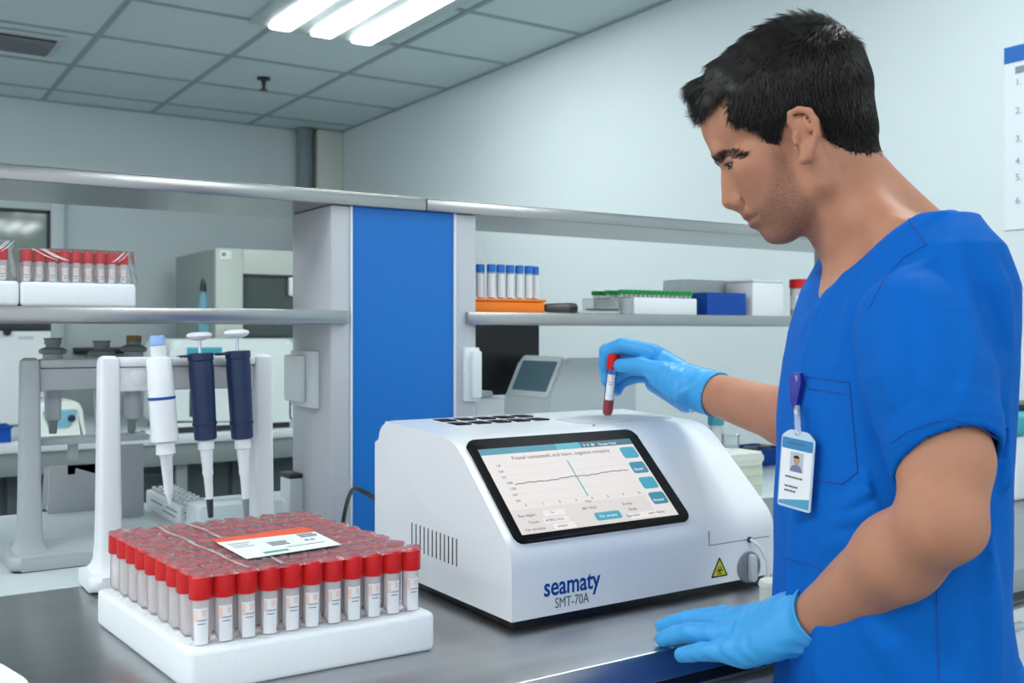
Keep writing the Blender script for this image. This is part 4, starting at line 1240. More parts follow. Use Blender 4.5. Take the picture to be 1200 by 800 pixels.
# white cabinet fridge at the left
a = ony(6, 400, 5.5); b = ony(60, 400, 5.5); zt = ony(30, 376, 5.5).z
t = thing('lab_fridge', (b.x - .6, 5.5, RZ_), 'white laboratory fridge with dark top strip behind the grey pipette stand', 'fridge')
h = zt - RZ_
MB().box(0, .6, .03, .6, 0.0, h - .045, .008).build('cabinet', M_white2, t)
MB().box(.0, .6, 0, .6, h - .044, h, .004).build('top_strip', M_dark, t)
d = MB().box(.0, .60, .0, .028, .01, h - .05, .006).build('door', M_white2, t)
MB().lathe([(.018, 0), (.018, .02)], 14, frame((b.x - .6 - (b.x - .6) + ony(8, 389, 5.5).x - (b.x - .6), 0, ony(8, 389, 5.5).z - RZ_), (1, 0, 0), (0, 0, 1))).build('lock', M_black, d)
MB().box(.45, .52, -.002, 0, h - .09, h - .075).build('name_plate', M_greymetal, d)
for q in (447, 456, 470):
    MB().box(.53, .56, -.02, -.0005, ony(12, q, 5.5).z - RZ_ - .012, ony(12, q, 5.5).z - RZ_ + .012, .003).build('latch', M_black, d)

# ------------------------------------------------------------------ smooth solid modelling (implicit surfaces)
def V3(p): return np.array(p, dtype=np.float32)
def smin(a, b, k):
    h = np.clip(0.5 + 0.5 * (b - a) / k, 0, 1)
    return b + (a - b) * h - k * h * (1 - h)
def smax(a, b, k): return -smin(-a, -b, k)
def ell(P, c, r):
    q = P - V3(c); r = V3(r)
    k0 = np.sqrt(((q / r) ** 2).sum(1)); k1 = np.sqrt(((q / (r * r)) ** 2).sum(1))
    return k0 * (k0 - 1) / np.maximum(k1, 1e-9)
def sph(P, c, r): return np.sqrt(((P - V3(c)) ** 2).sum(1)) - r
def cap(P, a, b, r1, r2=None):
    a = V3(a); b = V3(b); ab = b - a
    t = np.clip((P - a) @ ab / max(float(ab @ ab), 1e-12), 0, 1)
    d = np.sqrt(((P - a - t[:, None] * ab) ** 2).sum(1))
    return d - (r1 + ((r2 if r2 is not None else r1) - r1) * t)
def chn(P, pts, rs, k):
    d = None
    for i in range(len(pts) - 1):
        e = cap(P, pts[i], pts[i + 1], rs[i], rs[i + 1])
        d = e if d is None else smin(d, e, k)
    return d
def poly_sd(x, y, poly):
    """signed distance to a polygon, negative inside"""
    poly = np.array(poly, dtype=np.float32)
    d = np.full(x.shape, 1e9, np.float32); ins = np.zeros(x.shape, bool)
    n = len(poly)
    for i in range(n):
        a = poly[i]; b = poly[(i + 1) % n]
        ex, ey = b - a; wx, wy = x - a[0], y - a[1]
        t = np.clip((wx * ex + wy * ey) / (ex * ex + ey * ey + 1e-12), 0, 1)
        d = np.minimum(d, (wx - ex * t) ** 2 + (wy - ey * t) ** 2)
        c = ((a[1] <= y) & (b[1] > y)) | ((b[1] <= y) & (a[1] > y))
        xi = a[0] + (y - a[1]) / (ey if abs(ey) > 1e-12 else 1e-12) * ex
        ins ^= c & (x < xi)
    d = np.sqrt(d)
    return np.where(ins, -d, d)
def sstep(x, a, b):
    t = np.clip((x - a) / (b - a), 0, 1); return t * t * (3 - 2 * t)

def polygonize(fn, lo, hi, h, N=20, slack=1.7):
    """surface nets over the blocks the surface passes through -> verts, quads"""
    lo = np.array(lo, float); hi = np.array(hi, float)
    nb = np.maximum(1, np.ceil((hi - lo) / (h * N)).astype(int))
    bi = np.stack(np.meshgrid(*[np.arange(n) for n in nb], indexing='ij'), -1).reshape(-1, 3)
    cen = (lo + (bi + .5) * N * h).astype(np.float32)
    dc = fn(cen)
    bi = bi[np.abs(dc) < h * N * .866 * slack]
    S = N + 2
    loc = np.stack(np.meshgrid(*[np.arange(-1, N + 1)] * 3, indexing='ij'), -1).reshape(-1, 3)
    ids, pos, quads = [], [], []
    BIG = 4096
    corner = np.array([(i, j, k) for i in (0, 1) for j in (0, 1) for k in (0, 1)])
    edges = [(a, b) for a in range(8) for b in range(a + 1, 8) if np.abs(corner[a] - corner[b]).sum() == 1]
    for b0 in bi:
        g = loc + b0 * N
        D = fn((lo + g * h).astype(np.float32)).reshape(S, S, S)
        if D.min() > 0 or D.max() < 0: continue
        ins = D < 0
        M = S - 1
        cs = [D[c[0]:c[0] + M, c[1]:c[1] + M, c[2]:c[2] + M] for c in corner]
        cnt = sum((c < 0).astype(np.int8) for c in cs)
        act = (cnt > 0) & (cnt < 8)
        ii = np.argwhere(act)
        if len(ii) == 0: continue
        vals = np.stack([c[act] for c in cs], 1)
        acc = np.zeros((len(ii), 3)); num = np.zeros(len(ii))
        for a, b in edges:
            va, vb = vals[:, a], vals[:, b]
            m = (va < 0) != (vb < 0)
            t = np.where(m, va / np.where(m, va - vb, 1), 0)
            acc += np.where(m[:, None], corner[a] + t[:, None] * (corner[b] - corner[a]), 0); num += m
        p = ii + acc / num[:, None] - 1 + b0 * N
        gid = ii - 1 + b0 * N + 2
        gi = (gid[:, 0] * BIG + gid[:, 1]) * BIG + gid[:, 2]
        cid = np.full((M, M, M), -1, np.int64); cid[act] = gi
        ids.append(gi); pos.append(lo + p * h)
        for ax in range(3):
            sl = [slice(1, N + 1)] * 3
            A = ins[tuple(sl)]; s2 = list(sl); s2[ax] = slice(2, N + 2)
            Bm = ins[tuple(s2)]
            e = np.argwhere(A != Bm) + 1
            if len(e) == 0: continue
            flip = A[tuple((e - 1).T)]
            u_, v_ = [(1, 2), (2, 0), (0, 1)][ax]
            def cell(du, dv):
                c = e.copy(); c[:, u_] -= du; c[:, v_] -= dv
                return cid[c[:, 0], c[:, 1], c[:, 2]]
            q = np.stack([cell(1, 1), cell(0, 1), cell(0, 0), cell(1, 0)], 1)
            q[~flip] = q[~flip][:, ::-1]
            quads.append(q)
    ids = np.concatenate(ids); pos = np.concatenate(pos); quads = np.concatenate(quads)
    uid, first = np.unique(ids, return_index=True)
    verts = pos[first]
    quads = np.searchsorted(uid, quads)
    return verts, quads
def solid(name, verts, quads, m, parent=None, base=None, attrs=None):
    me = bpy.data.meshes.new(name)
    v = verts - np.array(base) if base is not None else verts
    me.vertices.add(len(v)); me.vertices.foreach_set('co', v.astype(np.float32).ravel())
    me.loops.add(len(quads) * 4); me.loops.foreach_set('vertex_index', quads.astype(np.int32).ravel())
    me.polygons.add(len(quads)); me.polygons.foreach_set('loop_start', np.arange(0, len(quads) * 4, 4, dtype=np.int32))
    me.polygons.foreach_set('use_smooth', np.ones(len(quads), bool))
    me.update(calc_edges=True); me.validate()
    for an, av in (attrs or {}).items():
        a = me.attributes.new(an, 'FLOAT', 'POINT'); a.data.foreach_set('value', av.astype(np.float32))
    me.materials.append(m)
    o = bpy.data.objects.new(name, me); C.objects.link(o)
    if parent: o.parent = parent
    return o
def grad(fn, P, e=.0006):
    P = P.astype(np.float32); g = np.zeros_like(P)
    for k in range(3):
        d = np.zeros(3, np.float32); d[k] = e
        g[:, k] = fn(P + d) - fn(P - d)
    return g / np.maximum(np.linalg.norm(g, axis=1, keepdims=True), 1e-9)
def hit(uv, fn, t0=.6, t1=2.0, off=0.0):
    """where the sight line of a picture point meets a solid"""
    d = np.array([ray(u, v) for u, v in uv], np.float32); o = np.array([0, 0, CZ], np.float32)
    t = np.full(len(uv), t0, np.float32)
    for _ in range(120):
        dist = fn(o + d * t[:, None]) - off
        t = np.minimum(t + np.clip(dist * .7, -.01, .03), t1)
    return o + d * t[:, None]

# ------------------------------------------------------------------ the person: frames and joints
T0 = np.array([.9347, .673, 0.0])
FWD = np.array([-.847, .5315, 0.0]); LFT = np.array([-.5315, -.847, 0.0])
def bw(a, b, z): return T0 + FWD * a + LFT * b + np.array([0, 0, z])
HD = 1.12                                        # depth of the head
ha = (930 - 600) / FPX
hc = 1 / math.sqrt(1 + ha * ha)
VD = np.array([(FX + ha * RX) * hc, (FY + ha * RY) * hc, 0.0])      # sight line through the head
AXR = np.array([VD[1], -VD[0], 0.0])             # to the right in the picture (toward the nape)
AXW = -VD                                        # toward the camera (his left)
H0 = np.array(at(930, 160, HD))
KX_, KY_ = HD * hc / FPX * 1000, HD / FPX * 1000  # mm per pixel
CA, SA = .906, .4226
def pq(u, v, w=0.0):
    """head coordinates of the point a sight line passes at w mm toward the camera"""
    d = np.array(ray(u, v)); o = np.array([0, 0, CZ])
    t = (w / 1000 - (o - H0) @ AXW) / (d @ AXW)
    q = (o + d * t - H0) * 1000
    x, y = q @ AXR, q[2]
    return (-CA * x - SA * y, -SA * x + CA * y)
def px_of(P):
    """picture points of world points"""
    dep = P[:, 0] * FX + P[:, 1] * FY; r = P[:, 0] * RX + P[:, 1] * RY
    return 600 + FPX * r / dep, HZ + FPX * (CZ - P[:, 2]) / dep
def to_head(P):
    q = (P - H0.astype(np.float32)) * 1000
    x = q @ AXR.astype(np.float32); w = q @ AXW.astype(np.float32); y = q[:, 2]
    return np.stack([-CA * x - SA * y, -SA * x + CA * y, w], 1), x, y, w
def from_head(pqw):
    p, q, w = pqw[:, 0], pqw[:, 1], pqw[:, 2]
    x = -CA * p - SA * q; y = -SA * p + CA * q
    return H0 + (x[:, None] * AXR + w[:, None] * AXW + y[:, None] * np.array([0, 0, 1.0])) / 1000

def skull(h):
    d = ell(h, (-6, 36, 0), (89, 76, 73))
    d = smin(d, ell(h, (-30, 45, 0), (66, 66, 68)), 12)
    d = smin(d, ell(h, (24, 44, 0), (58, 50, 63)), 20)
    return d
def head_sd(h):
    """h in mm: forward, up, left of the head"""
    d = skull(h)
    aw = np.abs(h[:, 2]); m = np.stack([h[:, 0], h[:, 1], aw], 1)          # mirrored side
    d = smin(d, cap(h, (74, 18, -24), (74, 18, 24), 11), 12)
    d = smin(d, ell(h, (34, -28, 0), (48, 60, 56)), 16)
    d = smin(d, ell(m, (50, -14, 42), (24, 18, 20)), 16)
    d = smin(d, ell(h, (57, -57, 0), (26, 27, 31)), 12)
    d = smin(d, ell(m, (47, -30, 32), (23, 25, 19)), 18)
    d = smin(d, ell(h, (58, -86, 0), (18, 15.5, 22)), 10)
    d = smin(d, ell(h, (26, -62, 0), (46, 40, 52)), 14)
    d = smin(d, cap(m, (50, -88, 14), (0, -64, 50), 12, 13), 12)
    d = smin(d, cap(m, (0, -64, 50), (-6, -8, 58), 13, 11), 14)
    # eye hollow
    d = smax(d, -ell(m, (91, 0, 33), (17, 11, 17)), 9)
    # nose
    n = cap(h, (77, 6, 0), (91.5, -33, 0), 6, 9)
    n = smin(n, ell(h, (75, -24, 0), (16, 26, 15)), 6)
    n = smin(n, sph(m, (81.5, -38.5, 11.5), 9.0), 3)
    n = smin(n, cap(h, (90, -38, 0), (82, -49, 0), 5.5, 6), 4)
    n = smax(n, -ell(m, (89, -46.5, 6.5), (6, 4, 3.0)), 1.5)
    d = smin(d, n, 5)
    # crease round the wing of the nose
    d = smax(d, -cap(m, (74, -30, 21.5), (78, -49, 20.5), 2.2), 2.5)
    # lips
    d = smin(d, ell(h, (78.5, -57.2, 0), (8.2, 5.2, 23)), 4)
    d = smin(d, ell(h, (76, -68.2, 0), (8.6, 5.6, 21)), 4)
    d = smax(d, -np.minimum(cap(m, (87, -62.6, 0), (80.5, -63, 15), 1.6), cap(m, (80.5, -63, 15), (70.5, -64, 27), 1.6, 1.2)), 2.2)
    # lids: closed shell over the eye with a slit, looking down
    lid = sph(m, (65.5, 1, 31.5), 13.9)
    slit = np.maximum(np.abs(h[:, 1] + 2.6 + (m[:, 2] - 31) * .05) - (3.0 - ((m[:, 2] - 32) / 12.5) ** 2 * 2.6), 66 - h[:, 0])
    lid = smax(lid, -slit, .8)
    d = smin(d, lid, 2.5)
    d = smax(d, -np.maximum(slit, sph(m, (65.5, 1, 31.5), 17)), .8)
    return d
EARW = 74.0
def ep(u, v, w): return (*pq(u, v, w), w)
def ear_sd(h):
    """the near ear; the far one is the mirror"""
    m = np.stack([h[:, 0], h[:, 1], np.abs(h[:, 2])], 1)
    helix = [ep(933, 152, 68), ep(926, 143, 71), ep(926, 133, 74), ep(936, 128, 77), ep(948, 130, 81), ep(956, 142, 84), ep(957, 158, 83), ep(953, 173, 80), ep(947, 184, 77), ep(941, 187, 75)]
    d = chn(m, helix, [3.2, 3.4, 3.4, 3.6, 3.8, 3.6, 3.4, 3.4, 5.0, 5.4], 2)
    plate = ell(m, ep(941, 157, 72), (14, 25, 6))
    q = pq(941, 157, 72)
    plate = smin(cap(m, ep(936, 145, 67), ep(945, 174, 69), 9, 8), cap(m, ep(946, 140, 73), ep(950, 165, 75), 4.5, 4.5), 6)
    d = smin(d, plate, 2.5)
    d = smin(d, chn(m, [ep(942, 139, 79), ep(949, 150, 81.5), ep(948, 165, 81), ep(942, 175, 79)], [2.4, 2.6, 2.6, 2.2], 2), 1.5)
    d = smax(d, -ell(m, ep(940, 160, 82), (8, 11, 8)), 2)
    d = smin(d, cap(m, ep(931, 160, 74), ep(933, 168, 75), 3.6, 3.2), 3)
    d = smin(d, cap(m, ep(942, 176, 77), ep(943, 186, 75), 3.2, 5.2), 4)
    return d
def neck_sd(x, y, w):
    Q = np.stack([x, y, w], 1)
    m = np.stack([x, y, np.abs(w)], 1)
    d = cap(Q, (30, -35, 0), (84, -132, 0), 51, 50)
    d = smin(d, cap(Q, (56, -38, 0), (150, -138, 0), 33, 36), 22)
    d = smin(d, cap(m, (66, -75, 20), (112, -134, 100), 26, 26), 26)
    d = smin(d, cap(m, (20, -30, 55), (56, -150, 18), 8, 8), 12)
    return d

KB = .78
ZT = [.60, .78, .908, 1.00, 1.09, 1.18, 1.25, 1.282, 1.324, 1.362, 1.40]
AT = [.130, .128, .124, .1215, .1207, .119, .1165, .1116, .1007, .081, .055]
BT = [.180, .178, .170, .162, .158, .162, .168, .170, .170, .160, .12]
CT = [-.004, -.003, -.0025, .001, .002, -.001, -.006, -.0085, -.012, -.014, -.012]
def abz(P):
    q = P - T0.astype(np.float32)
    return q @ FWD.astype(np.float32), q @ LFT.astype(np.float32), P[:, 2]
def torso_sd(a, b, z):
    A = np.interp(z, ZT, AT); B = np.interp(z, ZT, BT); c = np.interp(z, ZT, CT)
    back = a < c
    n = np.where(back, 2.0, 2.35); A = np.where(back, A * KB, A)
    r = (np.abs((a - c) / A) ** n + np.abs(b / B) ** n) ** (1 / n)
    d = (r - 1) * np.minimum(A, B) * .98
    return np.maximum(d, z - 1.395).astype(np.float32)
S_L, E_L, W_L = bw(.044, .146, 1.284), np.array(at(1103, 611, .868)), np.array(at(953, 731, 1.040))
S_R, E_R, W_R = bw(-.012, -.132, 1.288), np.array(at(975, 505, 1.285)), np.array(at(826, 458, 1.465))
def lerp(a, b, t): return a + (b - a) * t
def arm_sd(P, S, E, W):
    M = lerp(S, E, .68)
    if S is S_L: M = np.array(at(1107, 540, .885))
    d = cap(P, S, M, .046, .0395)
    d = smin(d, cap(P, M, E, .0395, .0355), .008)
    out = E + (E - S) * .02
    d = smin(d, cap(P, E, lerp(E, W, .30), .0345, .0375), .010)
    d = smin(d, cap(P, lerp(E, W, .30), W, .0375, .0285), .016)
    return d
def olecranon(P):
    return sph(P, at(1126, 622, .868), .0168)

# hands: joints by picture point and depth
def J(u, v, t): return np.array(at(u, v, t))
HR = dict(w=W_R, fingers=[
    ([J(765, 413, 1.525), J(729, 404, 1.548), J(710, 411, 1.566), J(708, 427, 1.575)], [.0125, .0098, .0088, .0078]),
    ([J(766, 420, 1.552), J(728, 417, 1.580), J(710, 431, 1.590), J(711, 446, 1.588)], [.0125, .0098, .0088, .0078]),
    ([J(772, 431, 1.575), J(736, 432, 1.600), J(716, 445, 1.606), J(716, 459, 1.602)], [.0120, .0094, .0084, .0075]),
    ([J(780, 442, 1.590), J(748, 441, 1.615), J(728, 448, 1.618), J(723, 458, 1.612)], [.0112, .0085, .0077, .0070])],
    thumb=([J(803, 452, 1.470), J(778, 436, 1.488), J(750, 428, 1.514), J(727, 428, 1.5365)], [.0165, .0130, .0108, .0092]),
    palm=[(J(812, 452, 1.48), .0240, J(772, 420, 1.535), .0165), (J(812, 458, 1.49), .0235, J(780, 437, 1.578), .0165), (J(808, 456, 1.48), .022, J(772, 430, 1.555), .0175), (J(806, 466, 1.49), .0205, J(768, 448, 1.585), .0150), (J(800, 458, 1.47), .021, J(772, 440, 1.50), .0165)])
HL = dict(w=W_L, fingers=[
    ([J(850, 722, 1.140), J(818, 724, 1.165), J(800, 728, 1.182), J(786, 731, 1.192)], [.0118, .0092, .0084, .0076]),
    ([J(843, 730, 1.118), J(806, 727, 1.146), J(790, 731, 1.160), J(777, 734, 1.170)], [.0122, .0097, .0088, .0078]),
    ([J(842, 744, 1.092), J(808, 741, 1.112), J(792, 744, 1.124), J(778, 748, 1.132)], [.0120, .0098, .0090, .0080]),
    ([J(852, 762, 1.066), J(824, 763, 1.076), J(811, 765, 1.083), J(799, 767, 1.090)], [.0110, .0084, .0076, .0070])],
    thumb=([J(912, 726, 1.080), J(885, 722, 1.125), J(862, 724, 1.150), J(845, 728, 1.168)], [.0150, .0125, .0105, .0090]),
    palm=[(J(926, 726, 1.056), .0235, J(850, 731, 1.125), .0150), (J(926, 733, 1.048), .0235, J(852, 746, 1.092), .0150), (J(922, 742, 1.040), .0210, J(860, 762, 1.066), .0140), (J(905, 752, 1.045), .017, J(875, 764, 1.058), .014)])
def hand_sd(P, H, off=0.0):
    d = None
    for a, ra, b, rb in H['palm']:
        e = cap(P, a, b, ra, rb); d = e if d is None else smin(d, e, .010)
    d = smin(d, cap(P, H['w'], lerp(H['w'], H['palm'][0][0], 1.0), .0272, .024), .012)
    f = None
    for pts, rs in H['fingers']:
        e = chn(P, pts, rs, .003); f = e if f is None else smin(f, e, .0022)
    d = smin(d, f, .006)
    d = smin(d, chn(P, H['thumb'][0], H['thumb'][1], .004), .007)
    return d - off

def legs_sd(P):
    a, b, z = abz(P)
    Q = np.stack([a, np.abs(b), z], 1)
    d = ell(Q, (0, 0, .90), (.100, .150, .12))
    d = smin(d, cap(Q, (0, .085, .84), (.008, .09, .48), .072, .054), .02)
    d = smin(d, cap(Q, (.008, .09, .48), (-.01, .095, .09), .055, .036), .02)
    d = smin(d, cap(Q, (-.02, .095, .035), (.13, .10, .028), .034, .026), .03)
    return d
def body_sd(P):
    h, x, y, w = to_head(P)
    out = np.full(len(P), 1.0, np.float32)
    # torso, arms, legs
    a, b, z = abz(P)
    t = torso_sd(a, b, z) + .011
    Q = np.stack([a, np.abs(b), z], 1)
    Q2 = np.stack([np.where(b < 0, a + .030 * sstep(-b, .03, .13), a), np.abs(b), z], 1)
    t = smin(t, cap(Q2, (-.008, .043, 1.369), (.034, .138, 1.281), .028, .039), .018)
    t = smin(t, legs_sd(P), .01)
    for S, E, W, H in ((S_L, E_L, W_L, HL), (S_R, E_R, W_R, HR)):
        e = arm_sd(P, S, E, W)
        if S is S_L: e = smin(e, olecranon(P), .014)
        e = smin(e, hand_sd(P, H, -.0016), .008)
        t = smin(t, e, .012)
    out = np.minimum(out, t)
    near = (np.abs(x - 40) < 260) & (y > -330) & (np.abs(w) < 260)
    if near.any():
        hn = h[near]
        d = neck_sd(x[near], y[near], w[near])
        top = y[near] > -170
        dh = np.full(len(hn), 200.0, np.float32)
        if top.any():
            e = head_sd(hn[top]); e = smin(e, ear_sd(hn[top]), 2.0); dh[top] = e
        d = smin(d, dh, 10) / 1000
        out[near] = smin(out[near], d.astype(np.float32), .02)
    return out

pv, pf = polygonize(body_sd, (.35, .25, .0), (1.45, 1.5, 1.56), .0027)
h, x, y, w = to_head(pv.astype(np.float32))
# beard stubble, lip and brow regions as pigment masks
pu, pw_ = px_of(pv)
STUB = [(904, 172), (920, 176), (932, 205), (948, 232), (966, 262), (962, 292), (900, 296), (884, 285), (874, 268), (862, 250), (880, 247), (893, 240), (902, 222), (906, 196)]
sd_ = poly_sd(pu, pw_, STUB)
onhead = (y > -175) & (np.abs(x) < 140)
stub = (1 - sstep(sd_, -9, 7)) * onhead * (h[:, 0] > -30)
lip = (1 - sstep(np.minimum(ell(h, (80.5, -57.0, 0), (9, 4.6, 23)), ell(h, (78, -67.6, 0), (9.5, 5.6, 20.5))), -.6, 1.4)) * (h[:, 0] > 66)
lip = lip * onhead
blush = np.exp(-(((h[:, 0] - 60) / 26) ** 2 + ((h[:, 1] + 28) / 22) ** 2)) * onhead + np.exp(-(sph(h, (0, 0, 0), 0) * 0 + ((pu - 942) / 22) ** 2 + ((pw_ - 158) / 34) ** 2)) * (np.abs(w) > 66) * onhead
hand_zone = np.zeros(len(pv))
M_skin = mat('skin', rgb(176, 120, 92), 0.55, spec=.32, sss=0.10, bump=0.10, bscale=420)
nt = M_skin.node_tree; pb = nt.nodes['Principled BSDF']
def attr(n):
    k = nt.nodes.new('ShaderNodeAttribute'); k.attribute_name = n; return k
def mixrgb(fac, a, b):
    k = nt.nodes.new('ShaderNodeMix'); k.data_type = 'RGBA'
    nt.links.new(fac, k.inputs[0])
    if isinstance(a, tuple): k.inputs[6].default_value = a
    else: nt.links.new(a, k.inputs[6])
    if isinstance(b, tuple): k.inputs[7].default_value = b
    else: nt.links.new(b, k.inputs[7])
    return k.outputs[2]
tc = nt.nodes.new('ShaderNodeTexCoord')
n1 = nt.nodes.new('ShaderNodeTexNoise'); n1.inputs['Scale'].default_value = 28; n1.inputs['Detail'].default_value = 5
nt.links.new(tc.outputs['Object'], n1.inputs['Vector'])
n2 = nt.nodes.new('ShaderNodeTexNoise'); n2.inputs['Scale'].default_value = 700; n2.inputs['Detail'].default_value = 2
nt.links.new(tc.outputs['Object'], n2.inputs['Vector'])
col = mixrgb(n1.outputs['Fac'], rgb(176, 121, 94), rgb(198, 142, 115))
ml = nt.nodes.new('ShaderNodeMath'); ml.operation = 'MULTIPLY'; nt.links.new(attr('blush').outputs['Fac'], ml.inputs[0]); ml.inputs[1].default_value = .12
col = mixrgb(ml.outputs[0], col, rgb(188, 108, 86))
mr = nt.nodes.new('ShaderNodeMapRange'); mr.inputs[1].default_value = .38; mr.inputs[2].default_value = .62; mr.inputs[3].default_value = .35; mr.inputs[4].default_value = 1.0
nt.links.new(n2.outputs['Fac'], mr.inputs[0])
ml = nt.nodes.new('ShaderNodeMath'); ml.operation = 'MULTIPLY'; nt.links.new(attr('stubble').outputs['Fac'], ml.inputs[0]); nt.links.new(mr.outputs[0], ml.inputs[1])
ml2 = nt.nodes.new('ShaderNodeMath'); ml2.operation = 'MULTIPLY'; nt.links.new(ml.outputs[0], ml2.inputs[0]); ml2.inputs[1].default_value = .62
col = mixrgb(ml2.outputs[0], col, rgb(92, 68, 58))
ml = nt.nodes.new('ShaderNodeMath'); ml.operation = 'MULTIPLY'; nt.links.new(attr('lip').outputs['Fac'], ml.inputs[0]); ml.inputs[1].default_value = .75
col = mixrgb(ml.outputs[0], col, rgb(158, 88, 80))
nt.links.new(col, pb.inputs['Base Color'])
body = solid('person', pv, pf, M_skin, None, T0, {'stubble': stub, 'lip': lip, 'blush': blush})
body.location = T0
tag(body, 'person in blue scrubs and blue gloves bending over the white analyzer, holding a tube', 'person')

# eyes
M_eye = mat('eye_white', rgb(140, 128, 120), .25)
M_iris = mat('iris', rgb(40, 26, 18), .15)
for s in (1, -1):
    c = from_head(np.array([[65.5, 1.0, 31.5 * s]]))[0]
    fwd = from_head(np.array([[65.5 + 10, 1 - 4.6, 31.5 * s]]))[0] - c
    z = Vector(fwd).normalized(); xx = Vector((0, 0, 1)).cross(z).normalized()
    FM = frame(c - T0, xx, z.cross(xx))
    prof = [(.0127 * math.sin(PI * k / 14), -.0127 * math.cos(PI * k / 14)) for k in range(15)]
    prof[0] = (.0001, -.0127); prof[-1] = (.0001, .0127)
    e = MB().lathe(prof, 24, FM).build('eye', M_eye, body)
    MB().lathe([(.0070, .0106), (.0060, .0114), (.003, .0127), (.0002, .0131)], 20, FM, cap=False).build('iris', M_iris, e)

for s in (1, -1):
    for nm, sg, rad in (('upper_lash_line', 1, .00085), ('lower_lash_line', -1, .00045)):
        pts = []
        for k in range(13):
            w_ = 21.5 + 23.0 * k / 12; half = max(3.0 - ((w_ - 32) / 12.5) ** 2 * 2.6, .2)
            q_ = -2.6 - (w_ - 31) * .05 + sg * half
            p_ = 65.5 + math.sqrt(max(14.3 ** 2 - (q_ - 1) ** 2 - (w_ - 31.5) ** 2, 1))
            pts.append(Vector(from_head(np.array([[p_, q_, w_ * s]]))[0] - T0))
        MB().tube(pts, [rad * (.35 + .65 * math.sin(PI * (k + .6) / 13.2)) for k in range(13)], 6).build(nm, bpy.data.materials.get('lash') or mat('lash', (.02, .014, .012, 1), .7), body)

# ------------------------------------------------------------------ hair
HAIRLINE = [(800, 100), (802, 126), (819, 138), (832, 126), (845, 113), (857, 104), (853, 122), (853, 141), (862, 147), (876, 150), (888, 153), (897, 166), (907, 183), (913, 185),
            (915, 160), (921, 138), (930, 124), (946, 123), (959, 134), (965, 152), (970, 165), (985, 174), (1000, 180), (1018, 182), (1034, 178), (1060, 150), (1060, 0), (900, -20), (800, 40)]
def hair_sd(P):
    h, x, y, w = to_head(P)
    aw = np.abs(w)
    d = smin(skull(h), neck_sd(x, y, w) + 1.0, 14)
    d = smin(d, ell(h, (-50, -16, 0), (33, 38, 50)), 14)
    T = 4.2 + 4.0 * sstep(h[:, 1], 35, 95) - 2.6 * (1 - sstep(h[:, 1], -45, 5)) 
    T = T + 1.0 * np.exp(-((h[:, 0] + 35) / 40) ** 2) * sstep(h[:, 1], 80, 115)
    d = d - T
    q = cap(h, (52, 74, -34), (67, 85, 26), 13, 16.5)
    q = smin(q, cap(h, (32, 95, -30), (36, 92, 25), 15.5, 15), 14)
    d = smin(d, q, 12)
    # locks: shallow grooves that run with the growth
    ang = np.arctan2(h[:, 1] - 60, h[:, 0] + 60)
    d = d + 0.8 * np.sin(ang * 34 + 3.0 * np.sin(w * .09) + w * .25) * sstep(h[:, 1], 40, 80) + .15 * np.sin(h[:, 0] * .55 + 2 * np.sin(h[:, 1] * .08))
    u, v = px_of(P)
    r = poly_sd(u, v, HAIRLINE) * .92
    jag = 1.6 * np.sin(u * 1.1 + v * .6) + 1.2 * np.sin(u * .43 - v * .9)
    d = smax(d, r + jag, 3.0)
    return (d / 1000).astype(np.float32)
hlo = H0 + np.array([-.19, -.19, -.06]); hhi = H0 + np.array([.19, .19, .16])
hv, hf = polygonize(hair_sd, hlo, hhi, .0024, slack=2.2)
M_hair = mat('dark_hair', (.015, .0125, .011, 1), .33, spec=.6)
M_hairbase = mat('dark_hair_root', (.010, .0085, .0075, 1), .85, spec=.15, bump=.5, bscale=900)
hair = solid('hair', hv, hf, M_hairbase, body, T0)
def strands(src, nrm, n, name, m, parent, flow, length, width, lift, seed, curl=.15):
    rs = np.random.RandomState(seed)
    idx = rs.choice(len(src), n)
    p = src[idx]; nn = nrm[idx]
    f = flow(p, rs); L = length(p, rs)
    vs = np.zeros((n, 5, 3, 3)); 
    if callable(lift): lift = lift(p)[:, None]
    cur = p + nn * .0001; d = f - nn * (f * nn).sum(1, keepdims=True); d /= np.linalg.norm(d, axis=1, keepdims=True) + 1e-9
    d = d + nn * lift
    for k in range(5):
        q = k / 4
        wd = width * (1 - .85 * q)
        sd = np.cross(d, nn); sd /= np.linalg.norm(sd, axis=1, keepdims=True) + 1e-9
        vs[:, k, 0] = cur + sd * wd; vs[:, k, 1] = cur - sd * wd; vs[:, k, 2] = cur + nn * wd * 1.3
        cur = cur + d * (L[:, None] / 4); d = d - nn * curl * lift - nn * .02; 
    V = vs.reshape(-1, 3)
    base = (np.arange(n) * 15)[:, None, None] + (np.arange(4) * 3)[None, :, None]
    fs = []
    for a, b in ((0, 1), (1, 2), (2, 0)):
        fs.append(np.stack([base[..., 0] + a, base[..., 0] + b, base[..., 0] + 3 + b, base[..., 0] + 3 + a], -1).reshape(-1, 4))
    return solid(name, V, np.concatenate(fs), m, parent, T0)
hn_ = grad(hair_sd, hv)
hh, hxx, hyy, hww = to_head(hv.astype(np.float32))
outer = (skull(hh) > -1.0)
def dirs(p, q, w):
    return (-(CA * p + SA * q))[:, None] * AXR + (-SA * p + CA * q)[:, None] * np.array([0, 0, 1.0]) + w[:, None] * AXW
def hflow(P, rs):
    h, x, y, w = to_head(P.astype(np.float32))
    topw = sstep(h[:, 1], 45, 95); back = 1 - sstep(h[:, 0], -90, -40)
    p = topw * 1.0 + (1 - topw) * (.42 * (1 - back) - .05 * back); q = -topw * .05 - (1 - topw) * 1.0
    ww = .12 * np.sign(w) * topw
    n = len(P)
    return dirs(p + rs.normal(0, .10, n), q + rs.normal(0, .08, n), ww + rs.normal(0, .12, n))
